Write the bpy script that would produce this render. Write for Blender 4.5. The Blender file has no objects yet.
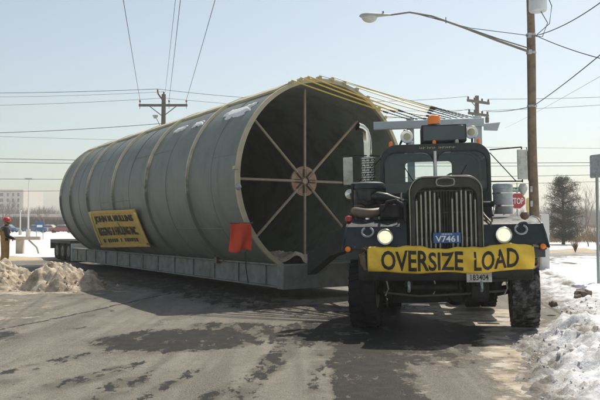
import bpy, bmesh, math, random
from mathutils import Vector, Matrix, noise

random.seed(7)
R_ = math.radians
scene = bpy.context.scene
col = scene.collection

# ------------------------------------------------------------------ camera
FPX, CAMZ = 700.0, 1.7
PITCH = math.atan(24 / FPX)
cam_d = bpy.data.cameras.new('camera')
cam = bpy.data.objects.new('camera', cam_d)
col.objects.link(cam)
cam.location = (0, 0, CAMZ)
cam.rotation_euler = (math.pi / 2 + PITCH, 0, 0)
cam_d.sensor_width = 36
cam_d.lens = 36 * FPX / 600
cam_d.clip_end = 6000
cam_d.clip_start = 0.05
scene.camera = cam

# ------------------------------------------------------------------ sky and sun
SUN_EL, SUN_AZ = R_(55), math.atan2(0.56, 0.83)      # azimuth from +Y towards +X
world = bpy.data.worlds.new('World')
scene.world = world
world.use_nodes = True
wn = world.node_tree
bg = wn.nodes['Background']
sky = wn.nodes.new('ShaderNodeTexSky')
sky.sky_type = 'NISHITA'
sky.sun_disc = False
sky.sun_elevation = SUN_EL
sky.sun_rotation = SUN_AZ
sky.air_density = 1.1
sky.dust_density = 1.2
sky.ozone_density = 1.0
hsv = wn.nodes.new('ShaderNodeHueSaturation')
hsv.inputs['Saturation'].default_value = 0.66
wn.links.new(sky.outputs[0], hsv.inputs['Color'])
tint = wn.nodes.new('ShaderNodeMix')
tint.data_type = 'RGBA'
tint.blend_type = 'MULTIPLY'
tint.inputs['Factor'].default_value = 1.0
tint.inputs['B'].default_value = (0.99, 1.0, 0.95, 1)
wn.links.new(hsv.outputs[0], tint.inputs['A'])
wn.links.new(tint.outputs['Result'], bg.inputs['Color'])
bg.inputs['Strength'].default_value = 0.108
sun_d = bpy.data.lights.new('sun', 'SUN')
sun_d.energy = 4.4
sun_d.angle = R_(0.53)
sun_d.color = (1.0, 0.93, 0.82)
sun = bpy.data.objects.new('sun', sun_d)
col.objects.link(sun)
sdir = Vector((math.sin(SUN_AZ) * math.cos(SUN_EL), math.cos(SUN_AZ) * math.cos(SUN_EL), math.sin(SUN_EL)))
sun.rotation_euler = sdir.to_track_quat('Z', 'Y').to_euler()
sun.location = (20, 30, 40)

scene.render.engine = 'CYCLES'
vs = scene.view_settings
vs.view_transform = 'Standard'
vs.look = 'None'
vs.exposure = 0.27
vs.gamma = 1.0
vs.use_curve_mapping = False


def at(px, py, Y):
    """a point in the place, Y metres out, seen at a picture position: used to survey the layout"""
    x, u = (px - 300) / FPX, (200 - py) / FPX
    dy = math.cos(PITCH) - u * math.sin(PITCH)
    dz = math.sin(PITCH) + u * math.cos(PITCH)
    return Vector((x * Y / dy, Y, CAMZ + dz * Y / dy))


# ------------------------------------------------------------------ materials
def mat(name, c, rough=0.6, metal=0.0, var=0.12, scale=6.0, bump=0.0, bscale=40.0, c2=None, mixs=3.0, mixlo=0.45,
        mixhi=0.65, emit=None, estr=0.0, spec=0.5, coat=0.0, alpha=1.0, detail=6):
    m = bpy.data.materials.new(name)
    m.use_nodes = True
    nt = m.node_tree
    b = nt.nodes['Principled BSDF']
    tc = nt.nodes.new('ShaderNodeTexCoord')
    b.inputs['Roughness'].default_value = rough
    b.inputs['Metallic'].default_value = metal
    b.inputs['Specular IOR Level'].default_value = spec
    b.inputs['Coat Weight'].default_value = coat
    nz = nt.nodes.new('ShaderNodeTexNoise')
    nz.inputs['Scale'].default_value = scale
    nz.inputs['Detail'].default_value = detail
    nt.links.new(tc.outputs['Object'], nz.inputs['Vector'])
    base = nt.nodes.new('ShaderNodeMix')
    base.data_type = 'RGBA'
    base.inputs['A'].default_value = (*[max(0, k * (1 - var * 2)) for k in c], 1)
    base.inputs['B'].default_value = (*[min(1, k * (1 + var * 2)) for k in c], 1)
    nt.links.new(nz.outputs['Fac'], base.inputs['Factor'])
    out = base.outputs['Result']
    if c2:
        n2 = nt.nodes.new('ShaderNodeTexNoise')
        n2.inputs['Scale'].default_value = mixs
        n2.inputs['Detail'].default_value = 8
        n2.inputs['Roughness'].default_value = 0.65
        nt.links.new(tc.outputs['Object'], n2.inputs['Vector'])
        mr = nt.nodes.new('ShaderNodeMapRange')
        mr.inputs['From Min'].default_value = mixlo
        mr.inputs['From Max'].default_value = mixhi
        nt.links.new(n2.outputs['Fac'], mr.inputs['Value'])
        mx = nt.nodes.new('ShaderNodeMix')
        mx.data_type = 'RGBA'
        nt.links.new(mr.outputs['Result'], mx.inputs['Factor'])
        nt.links.new(out, mx.inputs['A'])
        mx.inputs['B'].default_value = (*c2, 1)
        out = mx.outputs['Result']
    nt.links.new(out, b.inputs['Base Color'])
    if coat > 0 or name in ('grimy_black', 'radiator_shell_paint', 'weathered_grey_paint'):      # dried road salt dulls the paint in patches
        nr = nt.nodes.new('ShaderNodeTexNoise')
        nr.inputs['Scale'].default_value = 4.5; nr.inputs['Detail'].default_value = 9; nr.inputs['Roughness'].default_value = 0.7
        nt.links.new(tc.outputs['Object'], nr.inputs['Vector'])
        rr = nt.nodes.new('ShaderNodeMapRange')
        rr.inputs['From Min'].default_value = 0.35; rr.inputs['From Max'].default_value = 0.65
        rr.inputs['To Min'].default_value = max(0.12, rough - 0.16); rr.inputs['To Max'].default_value = min(0.95, rough + 0.32)
        nt.links.new(nr.outputs['Fac'], rr.inputs['Value'])
        nt.links.new(rr.outputs[0], b.inputs['Roughness'])
    if bump > 0:
        n3 = nt.nodes.new('ShaderNodeTexNoise')
        n3.inputs['Scale'].default_value = bscale
        n3.inputs['Detail'].default_value = 5
        nt.links.new(tc.outputs['Object'], n3.inputs['Vector'])
        bp = nt.nodes.new('ShaderNodeBump')
        bp.inputs['Strength'].default_value = bump
        bp.inputs['Distance'].default_value = 0.02
        nt.links.new(n3.outputs['Fac'], bp.inputs['Height'])
        nt.links.new(bp.outputs['Normal'], b.inputs['Normal'])
    if emit:
        b.inputs['Emission Color'].default_value = (*emit, 1)
        b.inputs['Emission Strength'].default_value = estr
    return m


def glass_mat(name, tint=(0.75, 0.85, 0.85)):
    m = bpy.data.materials.new(name)
    m.use_nodes = True
    nt = m.node_tree
    nt.nodes.remove(nt.nodes['Principled BSDF'])
    o = nt.nodes['Material Output']
    t = nt.nodes.new('ShaderNodeBsdfTransparent')
    t.inputs[0].default_value = (*tint, 1)
    g = nt.nodes.new('ShaderNodeBsdfGlossy')
    g.inputs['Roughness'].default_value = 0.04
    g.inputs['Color'].default_value = (0.8, 0.9, 0.95, 1)
    lw = nt.nodes.new('ShaderNodeFresnel')
    lw.inputs['IOR'].default_value = 1.45
    ms = nt.nodes.new('ShaderNodeMixShader')
    nt.links.new(lw.outputs[0], ms.inputs[0])
    nt.links.new(t.outputs[0], ms.inputs[1])
    nt.links.new(g.outputs[0], ms.inputs[2])
    nt.links.new(ms.outputs[0], o.inputs['Surface'])
    return m


M = {}
M['tube'] = mat('grey_green_paint', (0.15, 0.177, 0.157), 0.62, 0, 0.10, 0.8, 0.12, 3.0, c2=(0.115, 0.138, 0.122), mixs=1.6)
M['rib'] = mat('worn_rib_paint', (0.25, 0.245, 0.17), 0.7, 0, 0.12, 5, 0.1, c2=(0.16, 0.165, 0.125), mixs=2.5, mixlo=0.5, mixhi=0.75)
M['tube_in'] = mat('dark_green_lining', (0.26, 0.29, 0.25), 0.8, 0, 0.15, 1.5, c2=(0.15, 0.165, 0.135), mixs=1.2)
M['cream'] = mat('cream_primer', (0.50, 0.45, 0.30), 0.7, 0, 0.12, 5, 0.1, c2=(0.30, 0.26, 0.16), mixs=2.5, mixlo=0.55, mixhi=0.75)
M['spoke'] = mat('tan_primer_steel', (0.42, 0.34, 0.24), 0.6, 0, 0.15, 8)
M['hub'] = mat('rusty_plywood', (0.42, 0.25, 0.15), 0.75, 0, 0.22, 6, 0.1, c2=(0.5, 0.36, 0.22), mixs=7)
M['trailer'] = mat('weathered_grey_paint', (0.23, 0.235, 0.215), 0.65, 0, 0.2, 3, 0.15, c2=(0.12, 0.095, 0.07), mixs=2.6, mixlo=0.48, mixhi=0.78)
M['trailer_dark'] = mat('dark_trailer_steel', (0.026, 0.03, 0.028), 0.75, 0, 0.25, 4, c2=(0.05, 0.043, 0.034), mixs=5)
M['truck'] = mat('black_green_truck_paint', (0.010, 0.018, 0.016), 0.42, 0, 0.2, 3, 0.02, coat=0.12, c2=(0.022, 0.024, 0.021), mixs=3.5, mixlo=0.52, mixhi=0.85)
M['truck_blue'] = mat('navy_fender_paint', (0.010, 0.016, 0.022), 0.45, 0, 0.2, 3, 0.03, coat=0.15, c2=(0.045, 0.045, 0.042), mixs=3, mixlo=0.55, mixhi=0.85)
M['black'] = mat('grimy_black', (0.011, 0.012, 0.011), 0.65, 0, 0.3, 5, 0.1, c2=(0.03, 0.027, 0.022), mixs=6, mixlo=0.5, mixhi=0.8)
M['chrome'] = mat('dull_chrome', (0.62, 0.62, 0.56), 0.22, 1.0, 0.08, 8)
M['bar'] = mat('grille_chrome', (0.26, 0.26, 0.21), 0.40, 0.8, 0.15, 12)
M['shell'] = mat('radiator_shell_paint', (0.016, 0.017, 0.012), 0.42, 0.0, 0.2, 6, coat=0.1)
M['galv'] = mat('galvanised_steel', (0.42, 0.45, 0.46), 0.5, 0.35, 0.15, 9, 0.05, c2=(0.28, 0.29, 0.28), mixs=6)
M['rack'] = mat('pale_grey_rack_paint', (0.42, 0.47, 0.48), 0.5, 0, 0.12, 5, c2=(0.28, 0.3, 0.29), mixs=5, mixlo=0.55, mixhi=0.8)
M['tyre'] = mat('tyre_rubber', (0.014, 0.014, 0.014), 0.9, 0, 0.2, 10, 0.2, c2=(0.024, 0.022, 0.02), mixs=7, spec=0.2)
M['tyre_snow'] = mat('snow_packed_tyre_rubber', (0.022, 0.022, 0.021), 0.85, 0, 0.2, 10, 0.2, c2=(0.30, 0.29, 0.28), mixs=9, mixlo=0.46, mixhi=0.80, spec=0.2)
M['rim'] = mat('wheel_rim_paint', (0.10, 0.09, 0.075), 0.6, 0.2, 0.2, 8)
M['amber'] = mat('amber_plastic', (0.62, 0.16, 0.015), 0.35, 0, 0.1, 8, emit=(0.8, 0.2, 0.02), estr=0.12)
M['redlens'] = mat('red_lens', (0.35, 0.02, 0.015), 0.3, 0, 0.1, 8)
M['lens'] = mat('lit_headlamp_lens', (0.8, 0.75, 0.62), 0.2, 0, 0.05, 8, emit=(1.0, 0.70, 0.42), estr=0.85)
M['spotlens'] = mat('spotlight_lens', (0.45, 0.42, 0.30), 0.2, 0.1, 0.1, 20, 0.1, 60)
M['glass'] = glass_mat('windscreen_glass', (0.95, 0.97, 0.96))
M['pane'] = mat('far_window_glass', (0.06, 0.07, 0.08), 0.15, 0, 0.2, 2)
M['cloth'] = mat('yellow_banner_cloth', (0.84, 0.55, 0.055), 0.75, 0, 0.08, 6, 0.25, 30, c2=(0.62, 0.36, 0.035), mixs=4, mixlo=0.5, mixhi=0.85)
M['ink'] = mat('black_paint_lettering', (0.022, 0.02, 0.015), 0.7, 0, 0.2, 20, c2=(0.12, 0.085, 0.025), mixs=14, mixlo=0.58, mixhi=0.8)
M['sign_y'] = mat('yellow_sign_board', (0.66, 0.46, 0.11), 0.6, 0, 0.1, 3, c2=(0.50, 0.34, 0.09), mixs=2.5)
M['sign_b'] = mat('ochre_sign_border', (0.66, 0.47, 0.14), 0.6, 0, 0.1, 4)
M['flag'] = mat('orange_red_flag_cloth', (0.72, 0.07, 0.018), 0.8, 0, 0.1, 6, 0.1)
M['strap'] = mat('yellow_strap_webbing', (0.72, 0.50, 0.06), 0.7, 0, 0.12, 10)
M['strap_pale'] = mat('painted_sun_glow_webbing', (0.78, 0.68, 0.40), 0.7, 0, 0.12, 10)  # backlit sun glow of the yellow straps put into a paler colour
M['chain'] = mat('dark_chain_steel', (0.13, 0.115, 0.08), 0.6, 0.5, 0.2, 30)
M['plate_b'] = mat('blue_plate', (0.025, 0.10, 0.27), 0.45, 0, 0.08, 8)
M['plate_w'] = mat('pale_plate', (0.55, 0.55, 0.48), 0.45, 0, 0.08, 8, c2=(0.4, 0.37, 0.3), mixs=9)
M['white_ink'] = mat('white_lettering', (0.75, 0.78, 0.75), 0.5, 0, 0.05, 8)
M['gold'] = mat('gold_leaf_lettering', (0.40, 0.36, 0.2), 0.5, 0.3, 0.1, 8)
M['mirror'] = mat('mirror_glass', (0.85, 0.85, 0.8), 0.12, 1.0, 0.03, 8)
M['bronze'] = mat('brown_rubber_hose', (0.14, 0.095, 0.065), 0.55, 0, 0.25, 10)
M['seat'] = mat('seat_vinyl', (0.05, 0.04, 0.035), 0.6)
M['wood'] = mat('weathered_pole_wood', (0.20, 0.135, 0.075), 0.85, 0, 0.2, 3, 0.3, 30, c2=(0.12, 0.085, 0.055), mixs=5)
M['wood_far'] = mat('grey_pole_wood', (0.16, 0.14, 0.11), 0.85, 0, 0.2, 3, 0.2)
M['lamp_grey'] = mat('lamp_head_grey', (0.38, 0.39, 0.35), 0.5, 0.2, 0.1, 5)
M['lampglass'] = mat('lamp_refractor', (0.48, 0.48, 0.42), 0.25, 0, 0.1, 12, 0.1, 40)
M['transformer'] = mat('transformer_grey', (0.50, 0.54, 0.55), 0.5, 0, 0.1, 4)
M['wire'] = mat('wire_insulation', (0.035, 0.035, 0.037), 0.7, 0, 0.05, 3)
M['stop'] = mat('stop_red', (0.42, 0.035, 0.03), 0.5, 0, 0.1, 6)
M['sgreen'] = mat('street_sign_green', (0.015, 0.12, 0.07), 0.5, 0, 0.1, 6)
M['post'] = mat('galvanised_post', (0.34, 0.37, 0.36), 0.55, 0.4, 0.12, 9)
M['bark'] = mat('bark', (0.085, 0.062, 0.045), 0.9, 0, 0.25, 4, 0.3)
M['bare'] = mat('bare_twigs', (0.20, 0.155, 0.12), 0.9, 0, 0.2, 4)
M['needle'] = mat('pine_needles', (0.022, 0.036, 0.022), 0.8, 0, 0.35, 1.2, c2=(0.055, 0.06, 0.032), mixs=2.0)
M['concrete'] = mat('pale_concrete', (0.55, 0.50, 0.43), 0.8, 0, 0.1, 1)
M['hat'] = mat('orange_hard_hat', (0.62, 0.045, 0.025), 0.4, 0, 0.05, 5)
M['overall'] = mat('tan_canvas_overalls', (0.60, 0.33, 0.10), 0.85, 0, 0.2, 8, 0.2)
M['jacket'] = mat('dark_jacket', (0.022, 0.026, 0.026), 0.85, 0, 0.2, 8, 0.2)
M['skin'] = mat('skin', (0.45, 0.25, 0.17), 0.6)
M['boot'] = mat('boot_leather', (0.06, 0.04, 0.025), 0.7)
M['carblue'] = mat('blue_car_paint', (0.05, 0.10, 0.22), 0.35, 0, 0.05, 3, coat=0.4)
M['carred'] = mat('maroon_car_paint', (0.28, 0.05, 0.04), 0.35, 0, 0.05, 3, coat=0.4)
M['cartan'] = mat('beige_car_paint', (0.45, 0.38, 0.28), 0.35, 0, 0.05, 3, coat=0.4)
M['paintwhite'] = mat('white_pole_paint', (0.66, 0.66, 0.62), 0.5, 0, 0.06, 4)
M['brick_low'] = mat('brown_brick_wall', (0.30, 0.21, 0.16), 0.85, 0, 0.15, 2)
M['weed'] = mat('dry_weeds', (0.22, 0.16, 0.09), 0.9, 0, 0.25, 5)


def snow_mat(name, clean, dirt, dscale, lo, hi, bump, bscale, attr=None):
    m = mat(name, clean, 0.75, 0, 0.04, 2.0, 0, c2=dirt, mixs=dscale, mixlo=lo, mixhi=hi, spec=0.3)
    nt = m.node_tree
    b = nt.nodes['Principled BSDF']
    tc = [n for n in nt.nodes if n.type == 'TEX_COORD'][0]
    n1 = nt.nodes.new('ShaderNodeTexNoise'); n1.inputs['Scale'].default_value = bscale; n1.inputs['Detail'].default_value = 8
    n1.inputs['Roughness'].default_value = 0.7
    nt.links.new(tc.outputs['Object'], n1.inputs['Vector'])
    bp = nt.nodes.new('ShaderNodeBump'); bp.inputs['Strength'].default_value = bump; bp.inputs['Distance'].default_value = 0.06
    nt.links.new(n1.outputs['Fac'], bp.inputs['Height'])
    nt.links.new(bp.outputs['Normal'], b.inputs['Normal'])
    if attr:
        at_ = nt.nodes.new('ShaderNodeAttribute'); at_.attribute_name = attr
        mr = [n for n in nt.nodes if n.type == 'MAP_RANGE'][0]
        n2 = mr.inputs['Value'].links[0].from_socket
        ad = nt.nodes.new('ShaderNodeMath'); ad.operation = 'ADD'
        nt.links.new(n2, ad.inputs[0]); nt.links.new(at_.outputs['Fac'], ad.inputs[1])
        nt.links.new(ad.outputs[0], mr.inputs['Value'])
    return m


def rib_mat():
    # cream ribs with sunlight painted on the upper half, shade as tube green below
    m = mat('rib_painted_sunlit_top', (0.66, 0.60, 0.42), 0.7, 0, 0.12, 5, 0.1, c2=(0.155, 0.175, 0.145), mixs=2.2, mixlo=0.5, mixhi=0.8)
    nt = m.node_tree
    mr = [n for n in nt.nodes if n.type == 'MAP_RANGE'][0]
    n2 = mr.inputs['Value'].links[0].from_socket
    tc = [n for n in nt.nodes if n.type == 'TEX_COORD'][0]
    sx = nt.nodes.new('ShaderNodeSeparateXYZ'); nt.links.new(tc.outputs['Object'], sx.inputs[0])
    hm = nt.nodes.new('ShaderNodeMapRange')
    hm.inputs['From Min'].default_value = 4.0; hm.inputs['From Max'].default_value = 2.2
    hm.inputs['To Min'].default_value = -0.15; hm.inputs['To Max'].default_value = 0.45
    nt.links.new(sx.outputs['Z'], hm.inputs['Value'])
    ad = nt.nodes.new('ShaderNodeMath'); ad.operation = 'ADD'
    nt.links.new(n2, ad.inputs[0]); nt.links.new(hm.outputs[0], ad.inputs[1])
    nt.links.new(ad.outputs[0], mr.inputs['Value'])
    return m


def shell_mat():
    m = mat('streaked_grey_green_paint', (0.185, 0.205, 0.185), 0.6, 0, 0.10, 0.7, 0.15, 2.2, c2=(0.145, 0.165, 0.148), mixs=1.4)
    nt = m.node_tree
    b = nt.nodes['Principled BSDF']
    tc = [n for n in nt.nodes if n.type == 'TEX_COORD'][0]
    out = b.inputs['Base Color'].links[0].from_socket
    for (scl, sc_, lo, hi, colr, f) in (((1.0, 1.0, 0.12), 2.6, 0.54, 0.74, (0.085, 0.09, 0.075), 0.6), ((1.0, 1.0, 0.10), 4.5, 0.60, 0.76, (0.22, 0.17, 0.11), 0.45),
                                       ((1, 1, 1), 9.0, 0.62, 0.72, (0.25, 0.26, 0.23), 0.5)):
        mp = nt.nodes.new('ShaderNodeMapping'); mp.inputs['Scale'].default_value = scl
        nt.links.new(tc.outputs['Object'], mp.inputs['Vector'])
        n = nt.nodes.new('ShaderNodeTexNoise'); n.inputs['Scale'].default_value = sc_; n.inputs['Detail'].default_value = 7; n.inputs['Roughness'].default_value = 0.65
        nt.links.new(mp.outputs[0], n.inputs['Vector'])
        mr = nt.nodes.new('ShaderNodeMapRange'); mr.inputs['From Min'].default_value = lo; mr.inputs['From Max'].default_value = hi; mr.inputs['To Max'].default_value = f
        nt.links.new(n.outputs['Fac'], mr.inputs['Value'])
        mx = nt.nodes.new('ShaderNodeMix'); mx.data_type = 'RGBA'
        nt.links.new(mr.outputs[0], mx.inputs['Factor']); nt.links.new(out, mx.inputs['A']); mx.inputs['B'].default_value = (*colr, 1)
        out = mx.outputs['Result']
    nt.links.new(out, b.inputs['Base Color'])
    return m


M['tube'] = shell_mat()
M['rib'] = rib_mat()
M['snow'] = snow_mat('roadside_snow', (0.80, 0.81, 0.83), (0.20, 0.175, 0.145), 3.4, 0.60, 1.0, 0.6, 14, 'dirt')
M['snow_far'] = snow_mat('snow_field', (0.80, 0.80, 0.80), (0.52, 0.45, 0.36), 0.12, 0.52, 0.8, 0.4, 0.8)
M['snow_pile'] = snow_mat('dirty_ploughed_snow', (0.70, 0.61, 0.48), (0.28, 0.20, 0.12), 2.6, 0.36, 0.66, 0.9, 7)
M['snow_clod'] = snow_mat('icy_snow_clods', (0.76, 0.77, 0.79), (0.36, 0.32, 0.27), 2.4, 0.45, 0.75, 0.8, 30)
M['snow_patch'] = snow_mat('old_snow', (0.82, 0.83, 0.84), (0.6, 0.6, 0.58), 4, 0.6, 0.9, 0.5, 12)


# ------------------------------------------------------------------ mesh builder
class MB:
    def __init__(self):
        self.v, self.f = [], []

    def add(self, vs, fs):
        o = len(self.v)
        self.v += [Vector(p) for p in vs]
        self.f += [tuple(i + o for i in q) for q in fs]
        return self

    def box(self, x0, x1, y0, y1, z0, z1, rot=None):
        c = Vector(((x0 + x1) / 2, (y0 + y1) / 2, (z0 + z1) / 2))
        vs = [Vector((x, y, z)) for x in (x0, x1) for y in (y0, y1) for z in (z0, z1)]
        if rot is not None:
            vs = [c + rot @ (p - c) for p in vs]
        return self.add(vs, [(0, 1, 3, 2), (4, 6, 7, 5), (0, 4, 5, 1), (2, 3, 7, 6), (0, 2, 6, 4), (1, 5, 7, 3)])

    def tube(self, pts, r, n=8, caps=True, closed=False):
        pts = [Vector(p) for p in pts]
        rs = r if isinstance(r, (list, tuple)) else [r] * len(pts)
        vs, fs = [], []
        up = Vector((0, 0, 1))
        L = len(pts)
        for i, p in enumerate(pts):
            if closed:
                t = pts[(i + 1) % L] - pts[i - 1]
            else:
                t = pts[min(i + 1, L - 1)] - pts[max(i - 1, 0)]
            t.normalize()
            a = up if abs(t.dot(up)) < 0.95 else Vector((1, 0, 0))
            s = t.cross(a).normalized()
            u = s.cross(t).normalized()
            for k in range(n):
                w = 2 * math.pi * k / n
                vs.append(p + (s * math.cos(w) + u * math.sin(w)) * rs[i])
        for i in range(L if closed else L - 1):
            j = (i + 1) % L
            for k in range(n):
                q = (k + 1) % n
                fs.append((i * n + k, i * n + q, j * n + q, j * n + k))
        if caps and not closed:
            fs.append(tuple(range(n - 1, -1, -1)))
            fs.append(tuple((L - 1) * n + k for k in range(n)))
        return self.add(vs, fs)

    def lathe(self, prof, origin=(0, 0, 0), axis='Z', n=24):
        o = Vector(origin)
        vs, fs = [], []
        for r, h in prof:
            for k in range(n):
                w = 2 * math.pi * k / n
                c, s = r * math.cos(w), r * math.sin(w)
                vs.append(o + (Vector((c, s, h)) if axis == 'Z' else Vector((c, h, s)) if axis == 'Y' else Vector((h, c, s))))
        for i in range(len(prof) - 1):
            for k in range(n):
                q = (k + 1) % n
                fs.append((i * n + k, i * n + q, (i + 1) * n + q, (i + 1) * n + k))
        if prof[0][0] > 1e-4:
            fs.append(tuple(range(n)))
        if prof[-1][0] > 1e-4:
            fs.append(tuple((len(prof) - 1) * n + k for k in range(n - 1, -1, -1)))
        return self.add(vs, fs)

    def prism(self, poly, fn, w0, w1):
        n = len(poly)
        vs = [fn(a, b, w0) for a, b in poly] + [fn(a, b, w1) for a, b in poly]
        fs = [tuple(range(n)), tuple(range(2 * n - 1, n - 1, -1))]
        fs += [(k, (k + 1) % n, n + (k + 1) % n, n + k) for k in range(n)]
        return self.add(vs, fs)

    def ring(self, outer, inner, fn, w0, w1):
        n = len(outer)
        vs = [fn(a, b, w) for w in (w0, w1) for a, b in outer] + [fn(a, b, w) for w in (w0, w1) for a, b in inner]
        fs = []
        for k in range(n):
            q = (k + 1) % n
            fs += [(k, q, n + q, n + k), (2 * n + k, 3 * n + k, 3 * n + q, 2 * n + q),
                   (k, 2 * n + k, 2 * n + q, q), (n + k, n + q, 3 * n + q, 3 * n + k)]
        return self.add(vs, fs)

    def mesh(self, name, ang=35):
        me = bpy.data.meshes.new(name)
        me.from_pydata([tuple(p) for p in self.v], [], self.f)
        bm = bmesh.new()
        bm.from_mesh(me)
        bmesh.ops.recalc_face_normals(bm, faces=bm.faces)
        bm.to_mesh(me)
        bm.free()
        finish(me, ang)
        return me

    def build(self, name, m, parent=None, ang=35, bevel=0.0):
        me = self.mesh(name, ang)
        return link(name, me, m, parent, bevel)


def finish(me, ang=35):
    if ang and len(me.polygons):
        me.polygons.foreach_set('use_smooth', [True] * len(me.polygons))
        me.set_sharp_from_angle(angle=R_(ang))


def link(name, me, m, parent=None, bevel=0.0):
    o = bpy.data.objects.new(name, me)
    if m is not None and len(me.materials) == 0:
        me.materials.append(m if not isinstance(m, str) else M[m])
    col.objects.link(o)
    o.parent = parent
    if bevel:
        bv = o.modifiers.new('bevel', 'BEVEL')
        bv.width = bevel
        bv.segments = 2
        bv.limit_method = 'ANGLE'
        bv.angle_limit = R_(40)
        bv.harden_normals = False
    return o


def tag(o, label, cat, group=None):
    o['label'] = label
    o['category'] = cat
    if group:
        o['group'] = group
    return o


def thing(name, label, cat, loc=(0, 0, 0), rot=(0, 0, 0), group=None):
    o = bpy.data.objects.new(name, None)
    o.empty_display_size = 0.2
    col.objects.link(o)
    o.location = loc
    o.rotation_euler = rot
    return tag(o, label, cat, group)


def struct(o):
    o['kind'] = 'structure'
    return o


def stuff(o, label=None, cat=None):
    o['kind'] = 'stuff'
    if label:
        tag(o, label, cat)
    return o


def dup(o, parent=None, loc=None, rot=None):
    c = o.copy()
    col.objects.link(c)
    c.parent = parent
    if loc is not None:
        c.location = loc
    if rot is not None:
        c.rotation_euler = rot
    for ch in list(o.children):
        dup(ch, c)
    return c


def boolean_cut(base, cutters):
    """cut cutters (MBs) out of base, return a mesh"""
    bo = bpy.data.objects.new('tmp', base.mesh('tmp', 0))
    col.objects.link(bo)
    tmp = [bo]
    for c in cutters:
        co = bpy.data.objects.new('tmpc', c.mesh('tmpc', 0))
        col.objects.link(co)
        tmp.append(co)
        md = bo.modifiers.new('b', 'BOOLEAN')
        md.object = co
        md.operation = 'DIFFERENCE'
        md.solver = 'EXACT'
    dg = bpy.context.evaluated_depsgraph_get()
    me = bpy.data.meshes.new_from_object(bo.evaluated_get(dg))
    for t in tmp:
        d = t.data
        bpy.data.objects.remove(t)
        bpy.data.meshes.remove(d)
    finish(me, 35)
    return me


def text_mesh(s, size=1.0, offset=0.0, spacing=1.0, extrude=0.0):
    """triangulated lettering in its own x/y plane, centred"""
    cu = bpy.data.curves.new('t', 'FONT')
    cu.body = s
    cu.size = size
    cu.offset = offset
    cu.space_character = spacing
    cu.extrude = extrude
    cu.resolution_u = 3
    cu.align_x = 'CENTER'
    cu.align_y = 'CENTER'
    o = bpy.data.objects.new('t', cu)
    col.objects.link(o)
    dg = bpy.context.evaluated_depsgraph_get()
    me = bpy.data.meshes.new_from_object(o.evaluated_get(dg))
    bpy.data.objects.remove(o)
    bpy.data.curves.remove(cu)
    return me


def fit_text(s, fn, u0, u1, v0, v1, name, m, parent, offset=0.02, cuts=0, thick=0.0):
    """lay lettering into the box u0..u1 x v0..v1 and bend it through fn(u,v)"""
    me = text_mesh(s, 1.0, offset)
    xs = [v.co.x for v in me.vertices]; ys = [v.co.y for v in me.vertices]
    ax, bx, ay, by = min(xs), max(xs), min(ys), max(ys)
    bm = bmesh.new(); bm.from_mesh(me)
    bmesh.ops.triangulate(bm, faces=bm.faces)
    for _ in range(cuts):
        es = [e for e in bm.edges if e.calc_length() > 0.12]
        bmesh.ops.subdivide_edges(bm, edges=es, cuts=1)
        bmesh.ops.triangulate(bm, faces=bm.faces)
    for v in bm.verts:
        u = u0 + (v.co.x - ax) / (bx - ax) * (u1 - u0)
        w = v0 + (v.co.y - ay) / (by - ay) * (v1 - v0)
        v.co = fn(u, w)
    bm.to_mesh(me); bm.free()
    me.name = name
    return link(name, me, m, parent)


def fbm(x, y, z=0.0, o=4, s=1.0):
    return noise.fractal(Vector((x * s, y * s, z)), 1.0, 2.0, o, noise_basis='PERLIN_ORIGINAL')


def sstep(a, b, x):
    t = min(1, max(0, (x - a) / (b - a)))
    return t * t * (3 - 2 * t)


def rrect(w0, w1, h0, h1, rt, rb=0.0, n=6):
    """rounded rectangle outline, top radius rt, bottom radius rb"""
    pts = []
    for cx, cy, r, a0 in ((w1, h1, rt, 0), (w0, h1, rt, 90), (w0, h0, rb, 180), (w1, h0, rb, 270)):
        sx = -1 if cx == w1 else 1
        sy = -1 if cy == h1 else 1
        for k in range(n + 1):
            a = R_(a0 + 90 * k / n)
            if r <= 0:
                pts.append((cx, cy)) if k == 0 else None
            else:
                pts.append((cx + sx * r + r * math.cos(a), cy + sy * r + r * math.sin(a)))
    return pts


XZ = lambda a, b, w: Vector((a, w, b))       # outline in x,z swept along y
YZ = lambda a, b, w: Vector((w, a, b))       # outline in y,z swept along x
XY = lambda a, b, w: Vector((a, b, w))


def grid_mesh(name, xs, ys, fn, attrs=()):
    """sheet over arrays xs, ys; fn(i,j)->(x,y,z,{attr})"""
    vs, fs, at_ = [], [], {a: [] for a in attrs}
    for j in range(len(ys)):
        for i in range(len(xs)):
            x, y, z, d = fn(xs[i], ys[j])
            vs.append((x, y, z))
            for a in attrs:
                at_[a].append(d[a])
    nx = len(xs)
    for j in range(len(ys) - 1):
        for i in range(nx - 1):
            k = j * nx + i
            fs.append((k, k + 1, k + nx + 1, k + nx))
    me = bpy.data.meshes.new(name)
    me.from_pydata(vs, [], fs)
    for a in attrs:
        l = me.attributes.new(a, 'FLOAT', 'POINT')
        l.data.foreach_set('value', at_[a])
    me.polygons.foreach_set('use_smooth', [True] * len(me.polygons))
    return me


def lin(a, b, n):
    return [a + (b - a) * k / (n - 1) for k in range(n)]


# ================================================================== THE SETTING
# ---- snowy ground to the horizon
def ground_fn(x, y):
    h = -0.16
    if y > 44:
        h += 0.22 * fbm(x, y, 0, 3, 0.06) + 0.10 * sstep(44, 60, y)
    return x, y, h, {}


gx = [-3000, -1200, -500] + lin(-220, 220, 90) + [500, 1200, 3000]
gy = [-300, -60, 0, 20] + lin(34, 150, 50) + [220, 400, 800, 1600, 4000]
struct(link('ground', grid_mesh('ground', gx, gy, ground_fn), M['snow_far']))

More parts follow.
